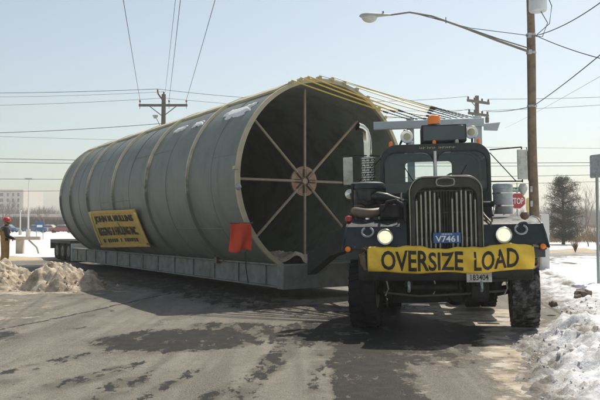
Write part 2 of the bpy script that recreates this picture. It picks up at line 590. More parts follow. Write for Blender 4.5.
# ---- the road, one sheet with worn, wet and slushy places
WET = [  # x, y, rx, ry, rot, strength
    (-1.75, 10.4, 1.2, 1.0, 20, 0.66), (-1.0, 11.6, 0.8, 0.55, -20, 0.5), (-2.4, 9.7, 0.5, 0.5, 0, 0.3),
    (-1.9, 7.3, 0.22, 0.9, -12, 0.34), (-1.4, 7.4, 0.12, 1.0, -14, 0.36), (-2.35, 7.8, 0.22, 1.0, -27, 0.42), (-3.1, 8.6, 0.2, 0.9, -25, 0.36), (-3.3, 7.3, 0.2, 0.7, -25, 0.36), (-2.2, 12.6, 0.25, 1.0, -15, 0.3), (-0.9, 6.8, 0.12, 0.8, -10, 0.4),
    (-0.45, 8.0, 0.16, 2.4, -6, 0.44), (-0.15, 9.6, 0.14, 1.8, -6, 0.42), (0.2, 8.6, 0.1, 2.2, -4, 0.34), (0.35, 8.4, 0.12, 1.9, -4, 0.3),
    (0.85, 8.6, 0.42, 2.8, 0, 0.66), (0.62, 7.4, 0.3, 1.8, 0, 0.62), (1.6, 9.4, 0.7, 1.0, 0, 0.5), (0.4, 11.0, 1.1, 1.2, 0, 0.55), (2.0, 10.5, 1.5, 0.8, 5, 0.65), (2.2, 12.5, 1.8, 2.2, 0, 0.6),
    (2.4, 7.2, 0.25, 1.2, 10, 0.25), (-4.7, 10.6, 0.5, 0.5, 0, 0.5), (-3.6, 12.0, 0.35, 1.8, 14, 0.2),
    (-8.5, 27.0, 5.5, 2.6, 15, 0.75), (-3.9, 20.5, 1.4, 6.5, 34, 0.5), (-1.2, 15.4, 0.9, 3.0, 34, 0.45),
    (1.8, 13.5, 1.8, 2.6, 0, 0.4), (-5.2, 16.6, 0.5, 1.2, 40, 0.3), (-4.0, 14.2, 0.12, 1.6, 32, 0.3),
]
SLUSH = [(-6.4, 14.0, 1.7, 3.2, 30, 0.42), (-7.4, 18.4, 2.4, 1.8, 0, 0.6), (-5.0, 18.0, 0.9, 1.2, 30, 0.4),
         (3.0, 9.5, 0.55, 3.4, -13, 0.65), (2.2, 6.6, 0.5, 1.2, -13, 0.5), (3.3, 13.2, 1.0, 1.6, 0, 0.7), (1.75, 8.2, 0.75, 1.6, 0, 0.34)]


def blob(lst, x, y):
    t = 0
    for bx, by, rx, ry, ro, st in lst:
        a = R_(ro)
        dx, dy = x - bx, y - by
        u = (dx * math.cos(a) + dy * math.sin(a)) / rx
        v = (-dx * math.sin(a) + dy * math.cos(a)) / ry
        d = u * u + v * v
        if d < 4:
            t = max(t, st * (1 - sstep(0.25, 2.2, d)))
    return t


CRACK = [(-5.4, 9.3), (-4.9, 11.1), (-4.5, 12.3), (-4.05, 13.8), (-3.6, 15.7), (-3.1, 17.5)]


def crack_d(x, y):
    for (ax, ay), (bx, by) in zip(CRACK, CRACK[1:]):
        if ay <= y <= by:
            t = (y - ay) / (by - ay)
            return abs(x - (ax + (bx - ax) * t) + 0.05 * fbm(x, y, 3, 3, 2.5))
    return 9


def road_fn(x, y):
    return x, y, 0.012 * fbm(x, y, 9, 2, 0.5), {'wet': blob(WET, x, y), 'slush': blob(SLUSH, x, y),
                                               'crack': 1 - sstep(0.0, 0.10, crack_d(x, y))}


rx_ = lin(-26, -9, 60) + lin(-8.95, 5, 200) + lin(5.2, 12, 14)
ry_ = [-12, -6, 0] + lin(3, 14, 150) + lin(14.12, 36, 130)
road = struct(link('road', grid_mesh('road', rx_, ry_, road_fn, ('wet', 'slush', 'crack')), None))


def road_mat():
    m = bpy.data.materials.new('worn_wet_asphalt')
    m.use_nodes = True
    nt = m.node_tree
    N = nt.nodes
    L = nt.links.new
    b = N['Principled BSDF']
    tc = N.new('ShaderNodeTexCoord')

    def nz(s, d=6, r=0.6, vec=None):
        n = N.new('ShaderNodeTexNoise')
        n.inputs['Scale'].default_value = s; n.inputs['Detail'].default_value = d; n.inputs['Roughness'].default_value = r
        L(vec or tc.outputs['Object'], n.inputs['Vector'])
        return n.outputs['Fac']

    def attr(a):
        n = N.new('ShaderNodeAttribute'); n.attribute_name = a
        return n.outputs['Fac']

    def mth(op, a, c, clamp=False):
        n = N.new('ShaderNodeMath'); n.operation = op; n.use_clamp = clamp
        for i, k in enumerate((a, c)):
            if isinstance(k, (int, float)): n.inputs[i].default_value = k
            else: L(k, n.inputs[i])
        return n.outputs[0]

    def rng(v, a, c):
        n = N.new('ShaderNodeMapRange'); n.interpolation_type = 'SMOOTHSTEP'
        n.inputs['From Min'].default_value = a; n.inputs['From Max'].default_value = c
        L(v, n.inputs['Value'])
        return n.outputs[0]

    def mix(f, a, c):
        n = N.new('ShaderNodeMix'); n.data_type = 'RGBA'
        L(f, n.inputs['Factor'])
        for k, s in ((a, 'A'), (c, 'B')):
            if isinstance(k, tuple): n.inputs[s].default_value = (*k, 1)
            else: L(k, n.inputs[s])
        return n.outputs['Result']

    # streaks run along the way the wheels have gone
    mp = N.new('ShaderNodeMapping'); mp.inputs['Rotation'].default_value = (0, 0, R_(-8)); mp.inputs['Scale'].default_value = (2.4, 0.16, 1)
    L(tc.outputs['Object'], mp.inputs['Vector'])
    streak = nz(1.1, 6, 0.55, mp.outputs[0])
    mp2 = N.new('ShaderNodeMapping'); mp2.inputs['Rotation'].default_value = (0, 0, R_(28)); mp2.inputs['Scale'].default_value = (2.0, 0.2, 1)
    L(tc.outputs['Object'], mp2.inputs['Vector'])
    streak2 = nz(1.3, 6, 0.6, mp2.outputs[0])
    big = nz(0.45, 6, 0.6)
    fine = nz(60, 3, 0.7)
    mid = nz(5.0, 8, 0.72)
    dry = mix(rng(big, 0.35, 0.68), (0.150, 0.138, 0.114), (0.225, 0.207, 0.170))
    dry = mix(mth('MULTIPLY', rng(streak, 0.45, 0.66), 0.75), dry, (0.092, 0.084, 0.07))
    dry = mix(mth('MULTIPLY', rng(streak2, 0.50, 0.68), 0.65), dry, (0.25, 0.232, 0.195))
    dry = mix(mth('MULTIPLY', rng(mid, 0.48, 0.68), 0.6), dry, (0.10, 0.091, 0.076))
    dry = mix(mth('MULTIPLY', rng(fine, 0.42, 0.66), 0.55), dry, (0.31, 0.29, 0.25))
    dry = mix(mth('MULTIPLY', rng(nz(75, 2, 0.6), 0.5, 0.68), 0.6), dry, (0.06, 0.056, 0.048))
    dry = mix(mth('MULTIPLY', rng(nz(17, 8, 0.8), 0.50, 0.66), 0.5), dry, (0.075, 0.069, 0.058))
    mp3 = N.new('ShaderNodeMapping'); mp3.inputs['Rotation'].default_value = (0, 0, R_(-8)); mp3.inputs['Scale'].default_value = (1.5, 0.55, 1)
    L(tc.outputs['Object'], mp3.inputs['Vector'])
    wn1 = mth('ADD', mth('MULTIPLY', nz(2.8, 9, 0.72, mp3.outputs[0]), 0.72), mth('MULTIPLY', nz(9.0, 6, 0.7), 0.28))
    wmask = rng(mth('ADD', attr('wet'), mth('MULTIPLY', mth('SUBTRACT', wn1, 0.5), 2.6)), 0.40, 0.48)
    spot = rng(mth('ADD', mth('MULTIPLY', mth('SUBTRACT', nz(3.3, 6, 0.55), 0.5), 2.0), 0.0), 0.42, 0.5)
    wmask = mth('MAXIMUM', wmask, mth('MULTIPLY', spot, 0.8))
    damp = rng(mth('ADD', attr('wet'), mth('MULTIPLY', mth('SUBTRACT', nz(1.5, 8, 0.65), 0.5), 1.3)), 0.18, 0.52)
    c = mix(mth('MULTIPLY', damp, 0.65), dry, (0.075, 0.065, 0.052))
    wetc = mix(rng(mid, 0.4, 0.65), (0.014, 0.013, 0.012), (0.03, 0.027, 0.022))
    c = mix(mth('MULTIPLY', wmask, 0.97), c, wetc)
    smask = rng(mth('ADD', attr('slush'), mth('MULTIPLY', mth('SUBTRACT', nz(2.0, 9, 0.7), 0.5), 1.7)), 0.34, 0.62)
    sl = mix(rng(nz(3.2, 6, 0.6), 0.35, 0.65), (0.31, 0.25, 0.175), (0.55, 0.49, 0.41))
    c = mix(mth('MULTIPLY', smask, 0.88), c, sl)
    ck = rng(mth('ADD', attr('crack'), mth('MULTIPLY', mth('SUBTRACT', nz(7, 5, 0.6), 0.5), 1.6)), 0.55, 0.75)
    c = mix(ck, c, (0.035, 0.033, 0.03))
    b.inputs['Specular IOR Level'].default_value = 0.16
    L(c, b.inputs['Base Color'])
    rg = N.new('ShaderNodeMix'); rg.data_type = 'FLOAT'
    L(wmask, rg.inputs['Factor']); rg.inputs['A'].default_value = 0.85; rg.inputs['B'].default_value = 0.55
    L(rg.outputs['Result'], b.inputs['Roughness'])
    hb = mth('ADD', mth('MULTIPLY', fine, 0.5), mth('ADD', mth('MULTIPLY', mid, 0.8), mth('MULTIPLY', smask, 1.6)))
    hb = mth('SUBTRACT', hb, mth('MULTIPLY', ck, 0.8))
    bp = N.new('ShaderNodeBump'); bp.inputs['Strength'].default_value = 0.8; bp.inputs['Distance'].default_value = 0.02
    L(hb, bp.inputs['Height'])
    L(bp.outputs['Normal'], b.inputs['Normal'])
    return m


road.data.materials.append(road_mat())

# ---- cross street behind, with its kerb of dirty snow
M['side_road'] = mat('wet_side_road', (0.10, 0.095, 0.088), 0.5, 0, 0.3, 0.5, 0.1, c2=(0.30, 0.25, 0.19), mixs=0.35, mixlo=0.45, mixhi=0.7)
cs = MB()
cs.add([(-70, 11, -.03), (70, 50.5, -.03), (70, 60, -.03), (-70, 16, -.03)], [(0, 1, 2, 3)])
struct(cs.build('cross_street', M['side_road']))
M['verge'] = mat('sandy_slush_verge', (0.46, 0.38, 0.27), 0.9, 0, 0.2, 0.6, 0.5, 3, c2=(0.30, 0.23, 0.16), mixs=0.8)


def verge_fn(u, v):
    # u along the street, v 0..1 across
    x = u
    y = 36.6 + 0.325 * u + v * (3.2 + 0.02 * u) + 0.3 * fbm(u, 0, 5, 3, 0.3)
    return x, y, -0.12 + 0.30 * math.sin(math.pi * v) * (0.7 + 0.6 * fbm(u, v * 3, 1, 4, 0.5)), {}


struct(link('verge', grid_mesh('verge', lin(-60, 60, 240), lin(0, 1, 9), verge_fn), M['verge']))


# ---- ploughed snow bank and snow field on the right
def edge_x(y):
    if y < 11.0:
        return 2.0 + (y - 6.76) * 0.27
    return 3.145 + (y - 11.0) * (0.95 if y < 12.2 else 0.95) if y < 12.4 else 4.475 + (y - 12.4) * 0.22


def bank_h(s, x, y):
    prof = (0.12 * sstep(0.0, 0.7, s) + 0.15 * sstep(0.5, 1.08, s)) * (1 - 0.45 * sstep(1.15, 2.6, s)) * (1 - 0.35 * sstep(10.0, 12.5, y))
    lump = 0.5 + 0.5 * fbm(x, y, 0, 5, 1.3)
    chunk = noise.cell_vector(Vector((x * 3.1, y * 3.1, 0)))[0]
    rough = sstep(0.0, 0.3, s) * (1 - 0.85 * sstep(1.25, 2.6, s))
    vor = noise.voronoi(Vector((x * 3.4 + 0.4 * fbm(x, y, 2, 2, 2), y * 3.4, 0)))[0]
    vor2 = noise.voronoi(Vector((x * 8.0, y * 8.0, 1.7)))[0]
    h = prof * (0.55 + 0.8 * lump)
    h += rough * (1 - 0.5 * sstep(10.0, 12.5, y)) * (0.11 * fbm(x, y, 11, 4, 1.7) + 0.10 * (abs(fbm(x, y, 4, 4, 3.2)) - 0.2) + 0.05 * (0.5 - vor2[0]) + 0.035 * fbm(x, y, 4, 3, 13))
    h += 0.06 * fbm(x, y, 7, 4, 0.45) * sstep(1.2, 3, s) + 0.025 * fbm(x, y, 2, 4, 2.2)
    return h


def bank_fn(s, y):
    x = edge_x(y) + s + 0.16 * fbm(0, y, 3, 3, 0.8) * (1 - sstep(1, 4, s))
    h = bank_h(s, x, y) * sstep(-0.35, 0.3, s + 0.35 * fbm(x, y, 8, 3, 1.6))
    # the front wheel has pressed a rut into the bank
    d = math.hypot((x - 3.52) / 0.5, (y - 11.6) / 1.1)
    h *= 0.12 + 0.88 * sstep(0.7, 1.3, d)
    h -= 0.05 * (1 - sstep(-0.7, -0.1, s))
    h -= 0.12 * sstep(24, 34, y) + 0.035 * (1 - sstep(-0.25, 0.4, s))
    dirt = 0.40 * (1 - sstep(0.0, 1.15, s)) + 0.15 - 0.36 * sstep(1.3, 2.2, s)
    dirt += 0.40 * math.exp(-((s - 1.12) / 0.16) ** 2) * (0.6 + fbm(x, y, 6, 3, 1.5)) * sstep(8.2, 9.6, y)
    return x, y, h, {'dirt': dirt}


bx_ = lin(-0.9, 2.6, 110) + lin(2.68, 6, 40) + lin(6.3, 45, 60)
by_ = [-8, -3, 1] + lin(3, 13, 230) + lin(13.1, 37.5, 110)
bank = stuff(link('snow_bank', grid_mesh('snow_bank', bx_, by_, bank_fn, ('dirt',)), M['snow']),
             'lumpy ploughed snow along the right road edge and the snow behind it', 'snow')


# ---- two ploughed piles of dirty snow on the left
def snow_pile(cx, cy, rx, ry, h, seed, label):
    na, nr = 110, 44
    vs, fs = [(0, 0, 0)], []

    def hz(x, y):
        r = math.hypot(x / rx, y / ry)
        w = r + 0.22 * fbm(x, y, seed, 4, 1.3)
        e = max(0.0, 1 - w)
        b = h * (e ** 0.75) * (1 + 0.35 * fbm(x, y, seed + 3, 3, 2.0))
        vor = noise.voronoi(Vector((x * 4.2, y * 4.2, seed)))[0]
        vor2 = noise.voronoi(Vector((x * 9, y * 9, seed + 5)))[0]
        k = sstep(0, 0.25, e)
        return b + k * (0.10 * (0.5 - vor[0]) + 0.16 * (abs(fbm(x, y, seed, 4, 3.0)) - 0.2) + 0.06 * (0.5 - vor2[0]) + 0.04 * fbm(x, y, seed, 3, 12)) - 0.03
    vs[0] = (0, 0, hz(0, 0))
    for i in range(1, nr + 1):
        for k in range(na):
            a = 2 * math.pi * k / na
            rr = 1.35 * i / nr
            x, y = rr * rx * math.cos(a), rr * ry * math.sin(a)
            vs.append((x, y, hz(x, y)))
    for k in range(na):
        fs.append((0, 1 + k, 1 + (k + 1) % na))
    for i in range(nr - 1):
        for k in range(na):
            q = (k + 1) % na
            fs.append((1 + i * na + k, 1 + (i + 1) * na + k, 1 + (i + 1) * na + q, 1 + i * na + q))
    me = bpy.data.meshes.new('snow_pile')
    me.from_pydata(vs, [], fs)
    finish(me, 60)
    o = link('snow_pile', me, M['snow_pile'])
    o.location = (cx, cy, 0)
    return tag(o, label, 'snow pile', 'ploughed snow piles')


snow_pile(-6.35, 18.6, 1.25, 1.0, 0.78, 2.3, 'higher pointed heap of dirty snow in front of the trailer wheels')
snow_pile(-8.15, 18.9, 1.2, 1.0, 0.74, 8.1, 'heap of dirty snow at the left edge below the worker')


# ---- broken chunks of ploughed snow and ice, too many and small to count
def rubble(name, spots, m, label):
    rd = random.Random(17)
    bmr = bmesh.new()
    bmesh.ops.create_icosphere(bmr, subdivisions=1, radius=1.0)
    bv = [v.co.copy() for v in bmr.verts]
    bf = [tuple(v.index for v in f.verts) for f in bmr.faces]
    bmr.free()
    vs, fs = [], []
    for (x, y, z, r) in spots:
        rot = Matrix.Rotation(rd.uniform(0, 6.28), 3, Vector((rd.gauss(0, 1), rd.gauss(0, 1), rd.gauss(0, 1))).normalized())
        sc = Vector((rd.uniform(.7, 1.3), rd.uniform(.6, 1.1), rd.uniform(.45, .9))) * r
        o = len(vs)
        for v in bv:
            w = v * rd.uniform(.68, 1.15)
            w = rot @ Vector((w.x * sc.x, w.y * sc.y, w.z * sc.z))
            vs.append((x + w.x, y + w.y, z + w.z))
        fs += [tuple(i + o for i in f) for f in bf]
    me = bpy.data.meshes.new(name)
    me.from_pydata(vs, [], fs)
    o = link(name, me, m)
    return stuff(o, label, 'snow')


sp_ = []
rd = random.Random(31)
for _ in range(650):
    y = rd.uniform(4.2, 14.5)
    s_ = abs(rd.gauss(0.55, 0.42))
    x, yy, z, _d = bank_fn(s_, y)
    if math.hypot((x - 3.56) / 0.5, (y - 11.4) / 1.0) < 1.1:
        continue
    r = min(0.05, rd.expovariate(1 / 0.010) + 0.006)
    sp_.append((x, yy, z + r * 0.05, r))
rubble('snow_rubble', sp_, M['snow_clod'], 'broken lumps of snow and ice along the ploughed bank at the right')
sp_ = []
for _ in range(420):
    a, q = rd.uniform(0, 6.28), abs(rd.gauss(0.75, 0.28))
    cx = -6.35 if rd.random() < .6 else -8.15
    x, y = cx + 1.3 * q * math.cos(a), 18.6 + 1.05 * q * math.sin(a)
    r = min(0.07, rd.expovariate(1 / 0.016) + 0.01)
    hit_ = max(0.0, 0.62 * (1 - q) ** 0.8) if q < 1 else 0.0
    sp_.append((x, y, hit_ * 0.9 + r * 0.2, r))
rubble('pile_rubble', sp_, M['snow_pile'], 'broken lumps of dirty snow around the two heaps at the left')

# ================================================================== THE STEEL TUBE ON ITS TRAILER
T_LOC, T_ROT = (0.62, 16.5, 0), (0, 0, R_(32))
ZC, TR, TL = 2.76, 2.35, 16.0
tube = thing('steel_tube', 'huge grey-green ribbed steel tube with open front end, lying on the trailer', 'steel tube', T_LOC, T_ROT)


def cyl_pt(r, a, t):
    """a measured from the tube's left (camera) side upwards, in degrees"""
    return Vector((-r * math.cos(R_(a)), t, ZC + r * math.sin(R_(a))))


def ring_shell(r, t0, t1, nt, n=96):
    vs, fs = [], []
    for i in range(nt + 1):
        t = t0 + (t1 - t0) * i / nt
        for k in range(n):
            a = 360 * k / n
            rr = r + 0.008 * math.sin(R_(a) * 3 + t * 1.3) * math.sin(t * 1.9) * (0 < i < nt)
            vs.append(cyl_pt(rr, a, t))
    for i in range(nt):
        for k in range(n):
            q = (k + 1) % n
            fs.append((i * n + k, i * n + q, (i + 1) * n + q, (i + 1) * n + k))
    return vs, fs


MB().add(*ring_shell(TR, 0.0, TL, 40)).build('shell', M['tube'], tube)
MB().add(*ring_shell(TR - 0.06, 0.02, TL - 0.3, 24)).build('inner_wall', M['tube_in'], tube)


def hoop(t0, t1, r0, r1, n=96):
    m = MB()
    prof = [(r0, t0), (r1, t0 + 0.012), (r1, t1 - 0.012), (r0, t1)]
    vs, fs = [], []
    for r, t in prof:
        for k in range(n):
            vs.append(cyl_pt(r, 360 * k / n, t))
    for i in range(4):
        j = (i + 1) % 4
        for k in range(n):
            q = (k + 1) % n
            fs.append((i * n + k, i * n + q, j * n + q, j * n + k))
    return m.add(vs, fs)


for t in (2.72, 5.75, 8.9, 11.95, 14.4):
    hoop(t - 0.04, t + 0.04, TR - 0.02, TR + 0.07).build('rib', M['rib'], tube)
hoop(-0.03, 0.07, TR - 0.062, TR + 0.03).build('front_rim', M['cream'], tube)
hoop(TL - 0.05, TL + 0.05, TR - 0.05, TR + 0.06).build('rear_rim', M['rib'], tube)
for t in (1.36, 4.25, 7.35, 10.4, 13.2):
    hoop(t - 0.012, t + 0.012, TR - 0.01, TR + 0.012).build('weld_seam', M['tube'], tube)
for i_, (t0, t1) in enumerate(((0.1, 1.35), (1.37, 4.24), (4.26, 7.34), (7.36, 10.39), (10.41, 13.19))):
    a_ = (12, -30, 24, -8, 30)[i_]
    MB().tube([cyl_pt(TR + 0.002, a_, t0), cyl_pt(TR + 0.002, a_, t1)], 0.012, 5).build('weld_seam', M['tube'], tube)
# closed rear end, slightly dished
vs, fs, n = [], [], 72
for i in range(9):
    rr = (TR - 0.02) * (1 - i / 8)
    for k in range(n):
        vs.append(cyl_pt(max(rr, 0.001), 360 * k / n, TL + 0.02 + 0.28 * math.sin(math.pi / 2 * i / 8)))
for i in range(8):
    for k in range(n):
        q = (k + 1) % n
        fs.append((i * n + k, i * n + q, (i + 1) * n + q, (i + 1) * n + k))
MB().add(vs, fs).build('rear_plate', M['tube'], tube)
# bracing spider inside the mouth
HT, HZ = 1.0, ZC - 0.0
hub = MB().lathe([(0.0, -0.035), (0.37, -0.035), (0.375, 0.0), (0.37, 0.035), (0.0, 0.035)], (0, HT, HZ), 'Y', 40).build('spider_hub', M['hub'], tube)
MB().lathe([(0.0, -0.075), (0.07, -0.07), (0.085, -0.03), (0.085, 0.0)], (0, HT, HZ), 'Y', 16).build('hub_boss', M['spoke'], hub)
for k in range(8):
    a = R_(45 * k)
    d = Vector((math.cos(a), 0, math.sin(a)))
    e = Vector((0, HT - 0.055, HZ))
    # length to the inner wall from the slightly low hub
    bq = -0.10 * math.sin(a)
    Lr = -bq + math.sqrt(bq * bq + (TR - 0.065) ** 2 - 0.01)
    MB().tube([e + d * 0.13, e + d * Lr], 0.033, 10).build('spoke', M['spoke'], tube)
    sh = MB()
    s_ = Vector((-math.sin(a), 0, math.cos(a)))
    p0, p1 = e + d * 0.10, e + d * 0.30
    sh.add([p0 + s_ * 0.05 + Vector((0, .03, 0)), p1 + s_ * 0.05 + Vector((0, .03, 0)), p1 - s_ * 0.05 + Vector((0, .03, 0)), p0 - s_ * 0.05 + Vector((0, .03, 0)),
            p0 + s_ * 0.03 + Vector((0, -.03, 0)), p1 + s_ * 0.03 + Vector((0, -.03, 0)), p1 - s_ * 0.03 + Vector((0, -.03, 0)), p0 - s_ * 0.03 + Vector((0, -.03, 0))],
           [(0, 1, 2, 3), (4, 5, 6, 7), (0, 1, 5, 4), (1, 2, 6, 5), (2, 3, 7, 6), (3, 0, 4, 7)])
    sh.build('clamp', M['bronze'], hub)
# clips on the rim
CLIPS = [113.5, 107.5, 102.5, 94.5, 86, 77.5, 68, 59, 49, 42, 36]        # measured from the right, over the top
for a in CLIPS + [-4 + 180]:
    c = cyl_pt(TR + 0.035, 180 - a, 0.0)
    rot = Matrix.Rotation(R_(90 - a), 3, 'Y')
    MB().box(c.x - 0.04, c.x + 0.04, -0.05, 0.10, c.z - 0.04, c.z + 0.045, rot).build('rim_clip', M['cream'], tube, bevel=0.01)
kn = cyl_pt(TR + 0.02, -6, -0.06)
MB().lathe([(0.0, -0.07), (0.06, -0.05), (0.075, 0.0), (0.05, 0.05), (0.0, 0.06)], kn, 'Y', 14).build('rim_knob', M['galv'], tube)


# snow left lying on the tube
def tube_snow(t0, t1, a0, a1, seed, label):
    xs, ys = lin(0, 1, 26), lin(0, 1, 18)

    def fn(u, v):
        d = max(abs(u - .5), abs(v - .5)) * 2
        e = 1 - d + 0.5 * fbm(u * 3, v * 3, seed, 3, 1)
        r = TR + 0.006 - 0.03 * (1 - sstep(0.0, 0.2, e)) + 0.035 * sstep(0.05, 0.5, e)
        p = cyl_pt(r, a0 + (a1 - a0) * v, t0 + (t1 - t0) * u)
        return p.x, p.y, p.z, {}
    o = link('snow_patch', grid_mesh('snow_patch', xs, ys, fn), M['snow_patch'])
    o.location, o.rotation_euler = T_LOC, T_ROT
    return tag(o, label, 'snow patch', 'snow patches on the tube')


tube_snow(0.45, 2.0, 38, 49, 1.0, 'largest white snow patch on top of the tube next to its open end')
tube_snow(3.1, 3.8, 40, 45, 4.0, 'thin streak of snow on the tube just behind its first rib')
tube_snow(4.3, 5.1, 40, 45, 6.0, 'slanting streak of snow on the tube close before its second rib')

vs_ = lin(0, 1, 24)


def floor_light_mound(u, v):  # pale mound added to give the tube floor its light patch
    a = 238 + 46 * u
    t = 0.15 + 1.5 * v
    e = min(1, 4 * min(u, 1 - u, v + .15, 1 - v) + .5 * fbm(u * 3, v * 3, 2, 3, 1))
    pt = cyl_pt(TR - 0.062 - 0.46 * max(0, e) ** 0.8 - 0.05 * max(0, e) * fbm(u * 9, v * 9, 4, 3, 1), 180 - a + 0, t)
    return pt.x, pt.y, pt.z, {}


fsn = link('snow_patch', grid_mesh('snow_patch', vs_, vs_, floor_light_mound), M['snow_pile'])
fsn.location, fsn.rotation_euler = T_LOC, T_ROT
tag(fsn, 'pale mound added for the light patch on the floor inside the mouth of the tube', 'snow patch', 'snow patches on the tube')

# plank walkway along the ridge
for k in range(8):
    mb = MB()
    t0, t1 = 0.12 + 1.98 * k, 0.12 + 1.98 * k + 1.92
    for q in range(4):
        mb.add([cyl_pt(TR + 0.002, a_, t_) for a_, t_ in ((58 + q * 3, t0), (61 + q * 3, t0), (61 + q * 3, t1), (58 + q * 3, t1))] +
               [cyl_pt(TR + 0.055, a_, t_) for a_, t_ in ((58 + q * 3, t0), (61 + q * 3, t0), (61 + q * 3, t1), (58 + q * 3, t1))],
               [(0, 1, 2, 3), (4, 5, 6, 7), (0, 1, 5, 4), (1, 2, 6, 5), (2, 3, 7, 6), (3, 0, 4, 7)])
    mb.build('ridge_plank', M['cream'], tube)

# ---- the mover's sign fixed to the tube
Q = {'tl': (11.5, -14.5), 'tr': (6.46, -14.2), 'br': (6.9, -44.3), 'bl': (12.7, -50.0)}


QC = {k: cyl_pt(TR + 0.17, a, t) for k, (t, a) in Q.items()}
QN = (QC['tl'] - QC['br']).cross(QC['tr'] - QC['bl']).normalized()
if QN.x > 0:
    QN = -QN


def sign_pt(u, v, off=0.0):
    p_ = (QC['bl'] * (1 - u) + QC['br'] * u) * (1 - v) + (QC['tl'] * (1 - u) + QC['tr'] * u) * v
    return p_ + QN * (off + 0.02 * math.sin(u * 6 + v * 3))


def sign_grid(u0, u1, v0, v1, nu, nv, off):
    m = MB()
    vs = [sign_pt(u0 + (u1 - u0) * i / nu, v0 + (v1 - v0) * j / nv, off) for j in range(nv + 1) for i in range(nu + 1)]
    fs = [(j * (nu + 1) + i, j * (nu + 1) + i + 1, (j + 1) * (nu + 1) + i + 1, (j + 1) * (nu + 1) + i) for j in range(nv) for i in range(nu)]
    return m.add(vs, fs)


ms = thing('mover_sign', 'yellow sign with black lettering fixed to the side of the tube', 'sign', T_LOC, T_ROT)
o = sign_grid(0, 1, 0, 1, 24, 14, 0).build('board', M['sign_y'], ms)
sm = o.modifiers.new('thickness', 'SOLIDIFY'); sm.thickness = 0.012
for (u0, u1, v0, v1) in ((0, 1, 0.93, 1), (0, 1, 0, 0.06), (0, 0.045, 0.06, 0.93), (0.955, 1, 0.06, 0.93)):
    o = sign_grid(u0, u1, v0, v1, 16, 10, 0.012).build('border', M['sign_b'], ms)
    sm = o.modifiers.new('thickness', 'SOLIDIFY'); sm.thickness = 0.008
sp = lambda u, v: sign_pt(u, v, 0.016)
fit_text('JOHN M. MULLINS', sp, 0.09, 0.91, 0.66, 0.88, 'lettering', M['ink'], ms, 0.045, 1)
fit_text('RIGGING & HAULING INC.', sp, 0.10, 0.90, 0.34, 0.57, 'lettering', M['ink'], ms, 0.04, 1)
mb = MB()                                   # last line too worn to read: only its strokes
u = 0.14
for wd in (0.05, 0.0, 0.03, 0.03, 0.025, 0.03, 0.03, 0.0, 0.02, 0.0, 0.03, 0.03, 0.03, 0.03, 0.03, 0.03):
    if wd:
        for q in range(3):
            uu = u + wd * q / 3
            hh = random.uniform(0.0, 0.02)
            vs = [sp(uu, 0.15 + hh), sp(uu + wd * 0.26, 0.15), sp(uu + wd * 0.26, 0.245), sp(uu, 0.25 - hh)]
            mb.add(vs, [(0, 1, 2, 3)])
        mb.add([sp(u, 0.22), sp(u + wd * 0.85, 0.22), sp(u + wd * 0.85, 0.25), sp(u, 0.25)], [(0, 1, 2, 3)])
    u += (wd or 0.03) + 0.014
mb.build('worn_lettering', M['ink'], ms, 0)

# ---- red flag on the rim
fl = thing('red_flag', 'square orange-red warning flag hung on the left rim of the tube', 'flag', T_LOC, T_ROT)
p = cyl_pt(TR + 0.07, -27.0, -0.08)


def flag_fn(u, v):
    w = 0.07 * math.sin(u * 8 + v * 2.5) * (0.25 + v) + 0.03 * math.sin(u * 17 - v * 3) * v
    return p.x - 0.17 + (u - .5) * 0.50 + 0.02 * math.sin(v * 4), p.y - 0.06 + w - (u - .5) * 0.02, p.z + 0.05 - v * (0.60 + 0.05 * math.sin(u * 6)) + 0.015 * math.sin(u * 5), {}


o = link('cloth', grid_mesh('cloth', lin(0, 1, 16), lin(0, 1, 18), flag_fn), M['flag'], fl)
sm = o.modifiers.new('thickness', 'SOLIDIFY'); sm.thickness = 0.006
MB().tube([(p.x - 0.45, p.y - 0.06, p.z + 0.06), (p.x + 0.12, p.y - 0.06, p.z + 0.06)], 0.012, 8).build('rod', M['bronze'], fl)
MB().tube([(p.x - 0.05, p.y - 0.05, p.z - 0.56), (p.x - 0.03, p.y - 0.03, p.z - 0.9), (p.x + 0.02, p.y - 0.05, p.z - 1.25)], 0.012, 6).build('cord', M['black'], fl)

# ---- lowboy trailer
tr = thing('lowboy_trailer', 'long low grey flatbed trailer carrying the steel tube', 'trailer', T_LOC, (R_(-0.5), 0, R_(32)))
for s in (-1, 1):
    b = MB()
    x = s * 1.20
    b.box(x - 0.05 if s > 0 else x - 0.15, x + 0.15 if s > 0 else x + 0.05, 0, 18.1, 0.76, 0.80)
    b.box(x + s * 0.05, x + s * 0.09, 0.01, 18.09, 0.30, 0.758)
    b.box(x - 0.15, x + 0.15, 0, 18.1, 0.26, 0.298)
    sb = b.build('side_beam', M['trailer'], tr, bevel=0.006)
    for k in range(13):
        y = 0.55 + k * 1.40
        MB().box(x + s * 0.092, x + s * 0.13, y, y + 0.05, 0.30, 0.758).build('stiffener', M['trailer'], sb)
bn_ = MB().box(-1.42, -1.32, 3.0, 3.16, .70, .86).build('load_binder', M['bronze'], tr, bevel=.01)
MB().tube([(-1.38, 3.08, .84), (-1.62, 3.1, 1.25), (-1.95, 3.15, 1.72)], .012, 5).build('binder_chain', M['chain'], bn_)
MB().box(-1.36, 1.36, -0.32, -0.02, 0.24, 0.79).build('front_beam', M['trailer'], tr, bevel=0.015)
MB().box(-1.38, 1.38, 18.12, 18.2, 0.2, 0.98).build('end_plate', M['rack'], tr, bevel=0.008)
for k in range(11):
    y = 1.0 + k * 1.6
    MB().box(-1.12, 1.12, y, y + 0.16, 0.30, 0.47).build('cross_member', M['trailer_dark'], tr)
